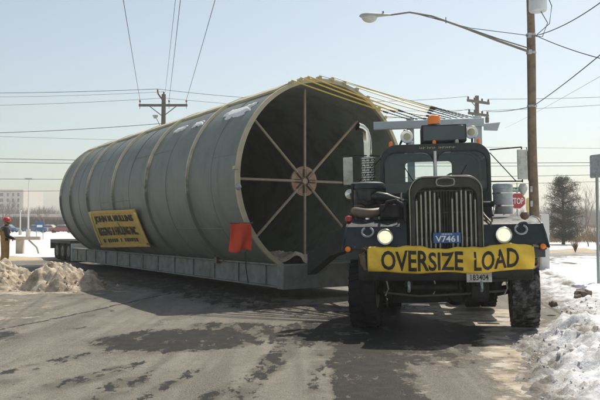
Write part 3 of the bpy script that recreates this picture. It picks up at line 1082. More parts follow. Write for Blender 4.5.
# rear running gear
MB().box(-1.4, 1.4, 18.22, 22.0, 0.98, 1.12).build('rear_deck', M['trailer_dark'], tr, bevel=0.01)
for s in (-1, 1):
    MB().box(s * 0.5 - 0.08, s * 0.5 + 0.08, 18.21, 21.9, 0.72, 0.975).build('bogie_rail', M['trailer_dark'], tr)
MB().box(-1.4, 1.4, 22.02, 22.12, 0.7, 1.15).build('tail_beam', M['trailer_dark'], tr)
for s in (-1, 1):
    MB().lathe([(0.0, 0.0), (0.07, 0.0), (0.06, 0.04), (0.0, 0.045)], (s * 1.15, 22.13, 0.92), 'Y', 14).build('tail_light', M['redlens'], tr)


def wheel_meshes(R, W, rim_r, lug=True, n=40):
    t = MB()
    h = W / 2
    t.lathe([(rim_r, -h * .8), (R * .8, -h), (R * .945, -h * .93), (R * .98, -h * .75), (R * .982, 0), (R * .98, h * .75), (R * .945, h * .93),
             (R * .8, h), (rim_r, h * .8), (rim_r, -h * .8)], (0, 0, 0), 'X', n)
    if lug:
        nl = 30
        for k in range(nl):
            for s in (-1, 1):
                a = 2 * math.pi * (k + (0.5 if s > 0 else 0)) / nl
                rot = Matrix.Rotation(a, 3, 'X') @ Matrix.Rotation(s * 0.25, 3, 'Z')
                c = Vector((s * h * 0.47, 0, 0)) + Matrix.Rotation(a, 3, 'X') @ Vector((0, 0, R * .985))
                vv = [c + rot @ Vector((x * h * .46, y * R * .062, z * R * .026)) for x in (-1, 1) for y in (-1, 1) for z in (-1, 1)]
                t.add(vv, [(0, 1, 3, 2), (4, 6, 7, 5), (0, 4, 5, 1), (2, 3, 7, 6), (0, 2, 6, 4), (1, 5, 7, 3)])
    r = MB().lathe([(rim_r * .99, -h * .86), (rim_r * .93, -h * .8), (rim_r * .88, -h * .2), (rim_r * .5, h * .1), (rim_r * .45, h * .35), (0, h * .38)], (0, 0, 0), 'X', n)
    r.lathe([(rim_r * .99, h * .86), (rim_r * .93, h * .8), (rim_r * .88, h * .45), (rim_r * .6, h * .3), (rim_r * .5, h * .3)], (0, 0, 0), 'X', n)
    hb = MB().lathe([(rim_r * .42, h * .3), (rim_r * .4, h * .75), (rim_r * .25, h * 1.0), (0, h * 1.03)], (0, 0, 0), 'X', 20)
    for k in range(8):
        a = 2 * math.pi * k / 8
        hb.lathe([(0.022, 0), (0.022, 0.035), (0, 0.036)], (h * .3, rim_r * .56 * math.cos(a), rim_r * .56 * math.sin(a)), 'X', 6)
    return t.mesh('tyre'), r.mesh('wheel'), hb.mesh('hub')


def put_wheel(meshes, parent, loc, rot=(0, 0, 0), tm='tyre'):
    t, r, hb = meshes
    w = link('wheel', r, M['rim'], parent)
    w.location, w.rotation_euler = loc, rot
    ty = bpy.data.objects.new('tyre', t)
    if not len(t.materials):
        t.materials.append(M[tm])
    col.objects.link(ty)
    ty.parent = w
    if tm != 'tyre':
        ty.material_slots[0].link = 'OBJECT'
        ty.material_slots[0].material = M[tm]
    link('hub', hb, M['rim'], w)
    return w


twm = wheel_meshes(0.50, 0.25, 0.25, True, 32)
for y in (18.85, 19.95, 21.05):
    MB().tube([(-1.0, y, 0.62), (1.0, y, 0.62)], 0.07, 10).build('axle', M['trailer_dark'], tr)
    for s in (-1, 1):
        for xo in (1.22, 0.92):
            put_wheel(twm, tr, (s * xo, y, 0.62), (0, 0, 0 if s > 0 else math.pi))
# gooseneck up to the tractor
gn = MB()
gpoly = [(-0.33, 0.55), (-0.33, 1.10), (-0.70, 1.16), (-0.90, 1.5), (-1.25, 1.58), (-1.45, 1.92), (-1.9, 1.96), (-3.3, 1.55), (-3.3, 1.22), (-1.75, 1.22), (-0.95, 0.98)]
for s in (-1, 1):
    MB().prism(gpoly, lambda a, b, w: Vector((w + 0.62 * max(0, -a - 0.4) * 0.55, a, b)), s * 0.62 - 0.12, s * 0.62 + 0.12).build('gooseneck_arm', M['trailer_dark'], tr, bevel=0.01)
MB().box(-0.48, 1.6, -1.85, -1.55, 1.3, 1.9).build('gooseneck_crossbeam', M['trailer_dark'], tr, bevel=0.01)

# ================================================================== THE TRACTOR
K_LOC, K_ROT = Vector((2.26, 10.9, 0.02)), (0, R_(-1.1), R_(-7.5))
truck = thing('tractor_truck', 'black old conventional heavy-haul tractor truck facing the camera with lit headlights', 'truck', K_LOC, K_ROT)
KM = Matrix.LocRotScale(K_LOC, __import__('mathutils').Euler(K_ROT), None)
P = truck
# chassis
for s in (-1, 1):
    b = MB().box(s * .42 - .02, s * .42 + .02, .12, 5.2, .82, 1.10)
    b.box(s * .42 - .09, s * .42 + .021, .12, 5.2, 1.085, 1.112)
    b.box(s * .42 - .09, s * .42 + .021, .12, 5.2, .80, .826)
    b.build('frame_rail', M['black'], P)
MB().prism([(-.0, .80), (-.03, .86), (-.03, 1.12), (0, 1.18), (.16, 1.18), (.16, .80)], YZ, -1.33, 1.33).build('bumper', M['black'], P, bevel=.012)
for s in (-1, 1):
    pts = [(s * .55, -.02 - .09 * math.sin(k / 8 * math.pi), .80 - .02 - .07 * (1 - math.cos(k / 8 * math.pi)) / 2 * 2) for k in range(9)]
    MB().tube(pts, .022, 8).build('tow_hook', M['galv'], P)
MB().tube([(-1.05, .66, .60), (-.6, .66, .52), (.6, .66, .52), (1.05, .66, .60)], [.075, .09, .09, .075], 10).build('front_axle', M['black'], P)
MB().lathe([(0, -.22), (.13, -.2), (.2, -.08), (.21, .05), (.14, .2), (0, .22)], (.22, .66, .55), 'Y', 18).build('differential', M['black'], P)
MB().tube([(-1.0, .95, .50), (1.0, .95, .50)], .025, 8).build('tie_rod', M['black'], P)
for s in (-1, 1):
    b = MB()
    for q in range(6):
        L = .75 - q * .1
        zz = .80 - q * .028
        b.box(s * .55 - .05, s * .55 + .05, .72 - L * .75, .72 + L * 1.2, zz - .012, zz + .012)
    b.build('leaf_spring', M['black'], P)
    MB().box(s * .55 - .06, s * .55 + .06, .14, .26, .70, .95).build('spring_hanger', M['black'], P, bevel=.01)
MB().prism([(-.40, .5), (-.34, .42), (.34, .42), (.40, .5), (.36, .85), (-.36, .85)], XZ, .75, 1.55).build('engine_sump', M['black'], P, bevel=.02)
MB().tube([(.72, .4, .74), (.74, 1.0, .70), (.80, 1.9, .78)], .045, 10).build('exhaust_pipe', M['black'], P)
MB().prism([(-.95, .80), (-.95, .52), (-.80, .40), (.70, .42), (.92, .55), (.95, .80)], XZ, .50, .55).build('skid_plate', M['black'], P, bevel=.01)
MB().lathe([(0, -.42), (.10, -.42), (.10, -.38), (.06, -.37), (.06, .37), (.10, .38), (.10, .42), (0, .42)], (-.15, .22, .68), 'X', 20).build('winch_drum', M['black'], P)
for xx in (-.78, .36, .80):
    MB().tube([(xx, .2, .84), (xx + .02, .3, .62), (xx - .03, .5, .45)], .03, 8).build('strut', M['black'], P)
MB().box(.42, .70, .2, .42, .50, .76).build('air_tank_box', M['black'], P, bevel=.02)
MB().tube([(-.95, .25, .60), (-.4, .22, .54), (.3, .24, .57), (.98, .25, .62)], .02, 8).build('brake_line', M['rim'], P)
for xx in (-.9, -.15, .95):
    MB().tube([(xx, .2, .80), (xx + .03, .22, .66), (xx - .02, .24, .55)], .013, 6).build('hanging_hose', M['galv'], P)
# wheels
fw = wheel_meshes(.61, .44, .29, True, 44)
put_wheel(fw, P, (-1.24, .66, .60), (0, 0, math.pi + R_(-6)))
put_wheel(fw, P, (1.30, .68, .60), (0, 0, R_(-6)), 'tyre_snow')
rw = wheel_meshes(.54, .27, .29, True, 36)
for y in (3.35, 4.6):
    MB().tube([(-.9, y, .56), (.9, y, .56)], .1, 10).build('rear_axle', M['black'], P)
    for s in (-1, 1):
        for xo in (1.08, .77):
            put_wheel(rw, P, (s * xo, y, .55), (0, 0, 0 if s > 0 else math.pi))
MB().prism(rrect(-.5, .5, 3.5, 4.5, .3, .3), XY, 1.115, 1.19).build('fifth_wheel', M['black'], P)
# fenders
for s in (-1, 1):
    prof = [(.02, 1.30), (.05, 1.48), (.12, 1.66), (.35, 1.74), (.75, 1.78), (1.15, 1.73), (1.50, 1.45), (1.68, 1.12)]
    inn = [(y + (.03 if i < 3 else 0), z - (.03 if i >= 2 else 0)) for i, (y, z) in enumerate(prof)]
    poly = prof + inn[::-1]
    x0, x1 = (.56, 1.50)
    n_ = len(poly)
    b = MB()
    # outer edge flares: wider low at the front
    vs = []
    for xk in (0, 1):
        for (y, z) in poly:
            xo = x0 if xk == 0 else x1 + .08 * max(0, (1.70 - z) / .4)
            vs.append((s * xo, y, z))
    fs = []
    m_ = len(prof)
    for k in range(n_):
        q = (k + 1) % n_
        fs.append((k, q, n_ + q, n_ + k))
    for i in range(m_ - 1):
        for base in (0, n_):
            fs.append((base + i, base + i + 1, base + n_ - 2 - i, base + n_ - 1 - i))
    b.add(vs, fs)
    fd = b.build('fender', M['truck_blue'] if s < 0 else M['truck'], P, 30, bevel=.008)
    # outer skirt lip
    lip = MB().tube([(s * (x1 + .08 * max(0, (1.70 - z) / .4)), y, z - .01) for y, z in prof], .022, 6)
    lip.build('fender_lip', M['truck'], fd)
    MB().box(s * 1.03 - .5, s * 1.03 + .52, .14, .18, 1.14, 1.32).build('fender_apron', M['truck'], fd)
    # horseshoe
    pts = []
    for k in range(15):
        a = R_(-240 + 300 * k / 14)
        pts.append((s * 1.175 + .088 * math.cos(a), .055 + .36 * (.085 * math.sin(a)) - .035, 1.575 + .095 * math.sin(a) * .75))
    MB().tube(pts, .017, 6).build('horseshoe', M['galv'], fd)
    # headlight
    hx, hz = s * .90, 1.495
    hd = MB().lathe([(0, .16), (.05, .14), (.10, .03), (.118, -.07), (.12, -.09), (.105, -.095)], (hx, 0, hz), 'Y', 28).build('headlight', M['black'], P)
    MB().lathe([(.110, -.088), (.121, -.082), (.127, -.095), (.121, -.108), (.110, -.104)], (hx, 0, hz), 'Y', 28).build('bezel', M['chrome'], hd)
    MB().lathe([(.112, -.092), (.09, -.110), (.045, -.122), (0, -.125)], (hx, 0, hz), 'Y', 28).build('lens', M['lens'], hd)
    MB().tube([(hx, .06, hz - .10), (hx, .08, hz - .24)], .03, 8).build('bracket', M['black'], hd)
    # amber marker
    mk = MB().box(s * 1.49 - .055, s * 1.49 + .055, -.0, .05, 1.26, 1.36).build('marker_housing', M['black'], P, bevel=.01)
    MB().lathe([(.045, 0), (.04, -.03), (.02, -.045), (0, -.048)], (s * 1.49, 0, 1.31), 'Y', 16).build('marker_lens', M['amber'], mk)
MB().lathe([(0, -.07), (.05, -.05), (.075, 0), (.05, .05), (0, .07)], (1.27, .2, 1.79), 'Z', 14).build('fender_ball', M['bronze'], P)
MB().lathe([(0, -.06), (.05, -.04), (.06, 0), (.05, .04), (0, .06)], (-1.49, .35, 1.79), 'Z', 14).build('fender_lamp', M['redlens'], P)
# radiator shell and grille
out = rrect(-.50, .60, 1.05, 2.42, .24, .02, 8)
inn = rrect(-.425, .525, 1.12, 2.24, .17, .02, 8)
MB().ring(out, inn, XZ, .02, .20).build('radiator_shell', M['shell'], P, bevel=.02)
MB().ring(rrect(-.515, .615, 1.03, 2.435, .25, .02, 8), rrect(-.497, .597, 1.05, 2.417, .238, .02, 8), XZ, .0, .03).build('shell_trim', M['bar'], P, bevel=.006)
MB().box(-.45, .55, .13, .16, 1.08, 2.28).build('radiator_core', M['black'], P)
for i, x in enumerate((-.40, -.33, -.26, -.19, -.12, -.05, .15, .22, .29, .36, .43, .50)):
    zt = [2.08, 2.17, 2.22, 2.23, 2.20, 2.10, 2.10, 2.20, 2.23, 2.22, 2.17, 2.08][i]
    MB().tube([(x, .055, 1.08), (x, .05, zt - .03), (x, .06, zt)], [.018, .018, .009], 8).build('grille_bar', M['bar'], P)
for k in range(22):
    x = -.41 + .92 * k / 21
    MB().box(x - .006, x + .006, .095, .125, 1.08, 2.2).build('grille_slat', M['shell'], P)
for z in (1.45, 1.85, 2.19):
    MB().box(-.42, .52, .075, .092, z, z + .022).build('grille_crossbar', M['shell'], P)
hexo = [(-.15, 0), (-.135, .052), (-.05, .07), (.05, .07), (.135, .052), (.15, 0), (.135, -.052), (.05, -.07), (-.05, -.07), (-.135, -.052)]
bd = MB().prism([(a + .05, b + 2.335) for a, b in hexo], XZ, -.008, .03).build('badge', M['shell'], P)
MB().ring([(a + .05, b + 2.335) for a, b in hexo], [(a * .88 + .05, b * .8 + 2.335) for a, b in hexo], XZ, -.016, -.006).build('badge_frame', M['bar'], bd)
mb = MB()
for k in range(8):
    xx = -.053 + .026 * k
    mb.box(xx, xx + .006, -.015, -.007, 2.322, 2.352 + (.012 if k in (0, 3, 7) else 0))
    mb.box(xx, xx + .019, -.0145, -.007, 2.332 + .01 * (k % 2), 2.339 + .01 * (k % 2))
mb.build('badge_script', M['black'], bd)
# hood
for_out = rrect(-.49, .59, 1.2, 2.40, .26, .02, 8)
b = MB()
n_ = len(for_out)
secs = [(.19, 1.0, 0), (.7, 1.03, .01), (1.2, 1.09, .0), (1.62, 1.16, -.01)]
vs = []
for (y, sc, dz) in secs:
    vs += [Vector((a * sc, y, z + dz)) for a, z in for_out]
fs = [(i * n_ + k, i * n_ + (k + 1) % n_, (i + 1) * n_ + (k + 1) % n_, (i + 1) * n_ + k) for i in range(3) for k in range(n_)]
fs += [tuple(range(n_)), tuple(3 * n_ + k for k in range(n_ - 1, -1, -1))]
hood = b.add(vs, fs).build('hood', M['truck'], P, 40)
for s in (-1, 1):
    for k in range(9):
        y = .45 + k * .09
        MB().box(s * .575 - .02, s * .575 + .02, y, y + .035, 1.75, 2.05).build('louver', M['truck'], hood)
MB().tube([(.05, .25, 2.415), (.05, 1.5, 2.415)], .014, 6).build('hood_hinge', M['bar'], hood)
# cab
cab_o = rrect(-.97, .97, 1.15, 3.12, .30, .05, 10)
cab_i = rrect(-.92, .92, 1.22, 3.06, .25, .04, 10)
base = MB().prism(cab_o, XZ, 1.60, 3.15)
bmt = bmesh.new()
cut = [MB().prism(cab_i, XZ, 1.66, 3.09),
       MB().prism(rrect(-.90, -.03, 2.24, 2.965, .20, .06, 7), XZ, 1.45, 1.80),
       MB().prism(rrect(.03, .90, 2.24, 2.965, .20, .06, 7), XZ, 1.45, 1.80),
       MB().prism(rrect(-.50, .42, 2.42, 2.93, .08, .08, 5), XZ, 2.9, 3.3),
       MB().prism(rrect(1.86, 2.85, 2.36, 2.90, .10, .04, 5), YZ, -1.2, 1.2)]
cabm = boolean_cut(base, cut)
cab = link('cab', cabm, M['truck'], P, bevel=.018)
MB().prism(rrect(-.896, -.034, 2.245, 2.961, .198, .058, 7), XZ, 1.622, 1.630).build('windshield_pane', M['glass'], cab)
MB().prism(rrect(.034, .896, 2.245, 2.961, .198, .058, 7), XZ, 1.622, 1.630).build('windshield_pane', M['glass'], cab)
MB().prism(rrect(-.496, .416, 2.425, 2.926, .078, .078, 5), XZ, 3.118, 3.124).build('rear_window_pane', M['glass'], cab)
for s in (-1, 1):
    MB().prism(rrect(1.864, 2.846, 2.364, 2.896, .098, .038, 5), YZ, s * .938, s * .944).build('side_window_pane', M['glass'], cab)
    d = MB().ring(rrect(1.80, 2.92, 1.25, 2.97, .12, .04, 5), rrect(1.815, 2.905, 1.265, 2.955, .11, .03, 5), YZ, s * .968, s * .976).build('door_seam', M['black'], cab)
    MB().box(s * .985 - .02, s * .985 + .02, 2.72, 2.88, 2.18, 2.22).build('door_handle', M['chrome'], cab, bevel=.006)
    MB().ring(rrect(-.92, -.01, 2.22, 2.985, .21, .07, 7) if s < 0 else rrect(.01, .92, 2.22, 2.985, .21, .07, 7),
              rrect(-.90, -.03, 2.24, 2.965, .20, .06, 7) if s < 0 else rrect(.03, .90, 2.24, 2.965, .20, .06, 7), XZ, 1.585, 1.602).build('window_gasket', M['black'], cab)
MB().tube([(.0, 1.56, 2.46), (0, 1.555, 2.98)], .026, 10).build('windshield_divider', M['paintwhite'], cab)
for s in (-1, 1):
    MB().tube([(s * .28, 1.57, 2.31), (s * .42, 1.565, 2.5), (s * .55, 1.57, 2.72)], .009, 6).build('wiper', M['black'], cab)
# cab inside
MB().prism([(1.68, 2.2), (1.68, 2.44), (1.80, 2.46), (1.98, 2.34), (1.98, 2.1)], YZ, -.9, .9).build('dashboard', M['seat'], cab, bevel=.02)
MB().prism(rrect(-.0, .62, 2.36, 2.53, .14, .02, 6), XZ, 1.70, 1.95).build('gauge_hood', M['galv'], cab, bevel=.03)
sw = MB()
sw.tube([(.40 + .22 * math.cos(2 * math.pi * k / 28), 2.04 + .14 * math.sin(2 * math.pi * k / 28), 2.45 + .17 * math.sin(2 * math.pi * k / 28)) for k in range(28)], .018, 8, closed=True)
for k in range(3):
    a = 2 * math.pi * k / 3 + .5
    sw.tube([(.40, 2.06, 2.45), (.40 + .22 * math.cos(a), 2.04 + .14 * math.sin(a), 2.45 + .17 * math.sin(a))], .012, 6)
sw.build('steering_wheel', M['seat'], cab)
for s in (-1, 1):
    b = MB().box(s * .42 - .27, s * .42 + .27, 2.28, 2.78, 1.75, 1.92)
    b.box(s * .42 - .26, s * .42 + .26, 2.79, 2.92, 1.80, 2.40)
    b.build('seat', M['seat'], cab, bevel=.04)
# gold lettering over the windscreen, too small to read: strokes only
mb = MB()
x = -.27
for k in range(17):
    w = .018 + .012 * ((k * 7) % 3)
    if k not in (3, 8):
        mb.box(x, x + w * .4, 1.588, 1.598, 3.03, 3.06 + .012 * (k in (0, 4, 9)))
        mb.box(x, x + w, 1.589, 1.598, 3.037 + .008 * (k % 3), 3.044 + .008 * (k % 3))
    x += w + .008
mb.build('roof_script', M['gold'], cab)
# roof gear
ac = MB().box(-.22, .58, 1.72, 2.35, 3.16, 3.48).build('roof_box', M['black'], P, bevel=.02)
MB().box(-.19, .55, 1.708, 1.7185, 3.19, 3.45).build('roof_box_face', M['pane'], ac, bevel=.004)
bc = MB().lathe([(.12, 3.48), (.12, 3.505), (0, 3.506)], (.02, 1.9, 0), 'Z', 20).build('beacon_base', M['black'], P)
MB().lathe([(.112, 3.505), (.115, 3.60), (.105, 3.655), (.07, 3.675), (0, 3.68)], (.02, 1.9, 0), 'Z', 24).build('beacon_dome', M['amber'], bc)
for x, z, yw in ((-.48, 3.285, 0), (.68, 3.33, 14)):
    s_ = thing if False else None
    m_ = MB().lathe([(0, .18), (.06, .17), (.095, .10), (.115, .0), (.118, -.03), (.10, -.034)], (0, 0, 0), 'Y', 24)
    sl = m_.build('spotlight', M['galv'], P)
    sl.location, sl.rotation_euler = (x, 1.85, z), (0, 0, R_(-yw))
    MB().lathe([(.10, -.032), (.06, -.042), (0, -.046)], (0, 0, 0), 'Y', 24).build('spotlight_lens', M['spotlens'], sl)
    MB().lathe([(.098, -.028), (.118, -.026), (.122, -.036), (.116, -.044), (.098, -.04)], (0, 0, 0), 'Y', 24).build('spotlight_bezel', M['chrome'], sl)
    MB().tube([(0, .05, -.10), (0, .05, -.19)], .02, 8).build('spotlight_stem', M['black'], sl)
for x in (-.78, -.40, .0, .40, .78):
    l_ = MB().lathe([(.03, 3.10), (.034, 3.15), (.03, 3.175), (.018, 3.19), (0, 3.193)], (x, 1.68, 0), 'Z', 12).build('clearance_light', M['amber'] if x not in (-.40, .40) else M['plate_w'], P)
# exhaust stack
st = MB().tube([(-1.20, 1.75, .9), (-1.20, 1.75, 2.2), (-1.20, 1.75, 3.18), (-1.205, 1.74, 3.30), (-1.24, 1.71, 3.40), (-1.30, 1.66, 3.46), (-1.37, 1.61, 3.48)], .075, 18, False).build('exhaust_stack', M['chrome'], P)
hs = MB()
for k in range(13):
    a0, a1 = R_(180 + 15 * k), R_(180 + 15 * (k + 1))
    for zz in range(13):
        if zz % 2 == 1 and k % 3 == 1:
            continue
        z0, z1 = 2.35 + zz * .044, 2.35 + (zz + 1) * .044
        q = [(-1.20 + .125 * math.cos(a), 1.75 + .125 * math.sin(a), z) for a, z in ((a0, z0), (a1, z0), (a1, z1), (a0, z1))]
        hs.add(q, [(0, 1, 2, 3)])
hsx = hs.build('heat_shield', M['chrome'], P, 60)
sm = hsx.modifiers.new('thickness', 'SOLIDIFY'); sm.thickness = .004
# mirrors
for s in (-1, 1):
    mx, mz0, mz1, my = (-1.56, 2.42, 2.92, 1.62) if s < 0 else (1.52, 2.44, 2.97, 1.66)
    br = MB().tube([(s * .97, 1.72, mz1 + .02), (mx, my + .02, mz1 + .045)], .013, 6)
    br.tube([(s * .97, 1.72, mz0 - .02), (mx, my + .02, mz0 - .03)], .013, 6)
    br.tube([(s * .97, 1.72, mz1 - .03), (mx * .93, my + .03, mz0 - .03)], .009, 6)
    br.tube([(mx, my + .03, mz0 - .05), (mx, my + .03, mz1 + .05)], .012, 6)
    br.tube([(mx + s * .08, my + .02, mz1 + .04), (mx + s * .10, my + .02, mz1 - .05), (mx + s * .10, my + .02, mz0 - .02)], .008, 6)
    bo = br.build('mirror_bracket', M['black'], P)
    MB().box(mx - .085, mx + .085, my - .03, my + .02, mz0, mz1).build('mirror', M['plate_w'], bo, bevel=.012)
    MB().box(mx - .07, mx + .07, my + .022, my + .026, mz0 + .03, mz1 - .03).build('mirror_glass', M['mirror'], bo)
bo = MB().lathe([(0, .03), (.07, .02), (.095, -.01), (.09, -.03), (0, -.05)], (-1.53, 1.58, 2.25), 'Y', 20).build('spot_mirror', M['chrome'], P)
MB().lathe([(0, -.13), (.03, -.10), (.075, -.02), (.08, .03), (.05, .08), (0, .095)], (1.50, 1.55, 2.27), 'Z', 18).build('spot_mirror', M['plate_w'], P)
# air cleaner (left) with its pipe and a hose
acn = MB().lathe([(.0, 1.83), (.235, 1.83), (.26, 1.87), (.26, 2.30), (.0, 2.30)], (-1.19, 1.12, 0), 'Z', 30).build('air_cleaner', M['truck'], P)
MB().lathe([(.26, 2.30), (.297, 2.31), (.303, 2.36), (.29, 2.40), (.22, 2.43), (.0, 2.44)], (-1.19, 1.12, 0), 'Z', 30).build('air_cleaner_lid', M['truck_blue'], acn)
MB().lathe([(.262, 2.0), (.271, 2.005), (.271, 2.03), (.262, 2.035)], (-1.19, 1.12, 0), 'Z', 30).build('clamp_band', M['bronze'], acn)
MB().tube([(-1.08, .88, 2.17), (-1.0, .81, 2.17), (-.88, .80, 2.15), (-.75, .84, 2.10), (-.62, .90, 2.06), (-.50, .92, 2.04)], [.075, .08, .075, .07, .07, .07], 14).build('intake_pipe', M['truck'], acn)
pts = [(-1.42 + .40 * k / 10 + .1 * (k / 10) ** 2, .62 - .18 * math.sin(math.pi * k / 10), 1.93 - .05 * math.sin(math.pi * k / 10)) for k in range(11)]
MB().tube(pts, [.06, .075, .08, .08, .08, .078, .075, .07, .065, .06, .05], 12).build('rolled_hose', M['bronze'], P)
pts = [(-1.34 + .06 * k, .80 - .1 * math.sin(k), 2.06 + .03 * math.cos(k * 1.3)) for k in range(8)]
MB().tube(pts, .04, 10).build('rolled_hose', M['black'], P)
MB().tube([(-1.45, .9, 1.80), (-1.45, .95, 2.4)], .02, 8).build('hose_post', M['black'], P)
# right-hand canister
cn = MB().lathe([(.0, 1.83), (.15, 1.83), (.16, 1.86), (.16, 2.24), (.168, 2.25), (.168, 2.30), (.15, 2.33), (.10, 2.345), (.0, 2.35)], (1.06, .95, 0), 'Z', 28).build('canister', M['galv'], P)
for z in (1.95, 2.16):
    MB().lathe([(.162, z), (.170, z + .004), (.170, z + .026), (.162, z + .03)], (1.06, .95, 0), 'Z', 28).build('canister_band', M['chrome'], cn)
MB().tube([(.92, .95, 2.0), (.75, .95, 2.0), (.58, .98, 2.02)], .05, 10).build('canister_pipe', M['black'], cn)
MB().tube([(.72, .1, 1.45), (.74, .12, 1.7), (.66, .5, 1.85)], .016, 6).build('conduit', M['bronze'], P)
MB().lathe([(.0, 0), (.05, .0), (.05, .1), (.03, .13), (0, .13)], (.72, .12, 1.40), 'Z', 12).build('fuse_bottle', M['bronze'], P)
# clutter between hood and fender
MB().box(-.98, -.66, .45, .95, 1.80, 2.02).build('battery_box', M['black'], P, bevel=.015)
for k in range(4):
    MB().tube([(-.60, .35 + .16 * k, 1.95 + .04 * k), (-.72, .30 + .15 * k, 2.08), (-.86, .34 + .14 * k, 2.06 - .03 * k), (-.95, .5 + .1 * k, 1.86)], .022 + .006 * (k % 2), 8).build('coolant_hose', M['black'], P)
for s in (-1, 1):
    for k in range(5):
        MB().lathe([(.014, 0), (.014, -.008), (0, -.012)], (s * (.70 + .17 * k), .012, 1.345), 'Y', 8).build('bolt', M['rim'], P)
    for k in range(3):
        MB().box(s * .625 - .012, s * .625 + .012, .35 + .45 * k, .40 + .45 * k, 2.08, 2.20).build('hood_latch', M['bar'], P, bevel=.004)
    MB().tube([(s * .985, 3.0, 1.7), (s * 1.04, 3.02, 1.75), (s * 1.04, 3.02, 2.25), (s * .985, 3.0, 2.3)], .013, 6).build('grab_handle', M['chrome'], P)
MB().tube([(.66, .2, 1.55), (.70, .3, 1.75), (.64, .6, 1.92), (.60, .9, 1.98)], .02, 8).build('coolant_hose', M['bronze'], P)
MB().tube([(.80, .3, 1.80), (.86, .5, 1.95), (.92, .8, 1.98)], .018, 8).build('coolant_hose', M['black'], P)
# tanks and steps
for s in (-1, 1):
    tk = MB().lathe([(0, 2.1), (.28, 2.12), (.30, 2.16), (.30, 2.95), (.28, 2.99), (0, 3.0)], (s * .98, 0, .78), 'Y', 28).build('fuel_tank', M['black'], P)
    for y in (2.3, 2.8):
        MB().lathe([(.302, y), (.31, y + .005), (.31, y + .045), (.302, y + .05)], (s * .98, 0, .78), 'Y', 28).build('tank_strap', M['galv'], tk)
    MB().box(s * 1.2 - .18, s * 1.2 + .18, 1.95, 2.10, 1.10, 1.14).build('step', M['black'], P)
# rack behind the cab
for x in (-.37, .99):
    MB().box(x - .075, x + .075, 3.42, 3.54, 1.10, 3.86).build('rack_post', M['rack'], P, bevel=.008)
MB().box(-1.12, 1.10, 3.30, 3.415, 3.64, 3.80).build('rack_crossbar', M['rack'], P, bevel=.008)
MB().prism([(1.10, 3.68), (1.42, 3.70), (1.36, 3.54), (1.10, 3.56)], XZ, 3.33, 3.41).build('rack_end_plate', M['rack'], P)
MB().tube([(-.45, 3.5, 3.62), (-.70, 3.5, 3.1), (-.75, 3.5, 1.1)], .06, 8).build('rack_brace', M['trailer'], P)
MB().box(-1.0, 1.0, 3.44, 3.50, 1.112, 1.30).build('rack_foot', M['trailer_dark'], P)
# plates
pl = MB().box(-.16, .26, -.048, -.040, 1.385, 1.545).build('licence_plate', M['plate_b'], P, bevel=.004)
pl['label'] = 'blue licence plate above the banner'
fit_text('V7461', lambda u, v: Vector((u, -.0505, v)), -.125, .225, 1.40, 1.50, 'lettering', M['white_ink'], pl, 0.02)
mb = MB()
for k in range(7):
    mb.box(-.03 + k * .024, -.015 + k * .024, -.051, -.0485, 1.515, 1.531)
mb.build('small_print', M['white_ink'], pl)
pl = MB().box(.33, .71, -.050, -.042, .775, .925).build('licence_plate', M['plate_w'], P, bevel=.004)
pl['label'] = 'pale licence plate hanging below the banner'
fit_text('183404', lambda u, v: Vector((u, -.0525, v)), .39, .66, .805, .895, 'lettering', M['ink'], pl, 0.015)
MB().box(.33, .95, -.036, -.004, .78, .82).build('plate_bracket', M['black'], P)

# ---- the banner tied across the bumper
bn = thing('oversize_banner', 'yellow cloth banner reading OVERSIZE LOAD tied across the truck front', 'banner', K_LOC, K_ROT)


def ban(u, v, off=0.0):
    """u in metres across, v 0 bottom .. 1 top"""
    s = (u + 1.18) / 2.52
    zt = 1.325 + .024 * math.sin(s * 9.0) + .014 * math.sin(s * 23 + 1) + .006 * math.sin(s * 61) + .01 * s
    zb = .925 + .03 * (abs(s - .5) * 2) ** 3 + .012 * math.sin(s * 17) + .03 * sstep(.75, 1, s)
    z = zb + (zt - zb) * v
    y = -.075 - .05 * math.sin(math.pi * v) - .022 * math.sin(s * 21 + 2 * v) * (1 - .3 * v) - .014 * math.sin(s * 47 + v * 5) - .02 * math.sin(v * 9 + 3 * s) * .6
    y -= .012 * fbm(u * 2, v, 5, 3, 2)
    return Vector((u, y - off, z))


vs = [ban(-1.18 + 2.52 * i / 120, j / 16) for j in range(17) for i in range(121)]
fs = [(j * 121 + i, j * 121 + i + 1, (j + 1) * 121 + i + 1, (j + 1) * 121 + i) for j in range(16) for i in range(120)]
o = MB().add(vs, fs).build('cloth', M['cloth'], bn, 60)
sm = o.modifiers.new('thickness', 'SOLIDIFY'); sm.thickness = .004
tb = lambda u, v: ban(u, v, .006)
fit_text('OVERSIZE', tb, -.97, .28, .08, .84, 'lettering', M['ink'], bn, 0.022, 2)
fit_text('LOAD', tb, .44, 1.10, .09, .82, 'lettering', M['ink'], bn, 0.02, 2)
for s, x in ((-1, -1.18), (1, 1.34)):
    MB().tube([(x - s * .02, -.09, 1.33), (x + s * .06, -.04, 1.32), (x + s * .10, .06, 1.30)], .018, 6).build('tie', M['bronze'], bn)
    MB().tube([(x - s * .02, -.09, .98), (x + s * .05, -.02, 1.02), (x + s * .08, .1, 1.06)], .014, 6).build('tie', M['bronze'], bn)
MB().tube([(-1.20, -.07, 1.31), (-1.26, -.06, 1.22), (-1.24, -.05, 1.08), (-1.21, -.06, .98)], [.05, .06, .055, .03], 10).build('rolled_end', M['bronze'], bn)

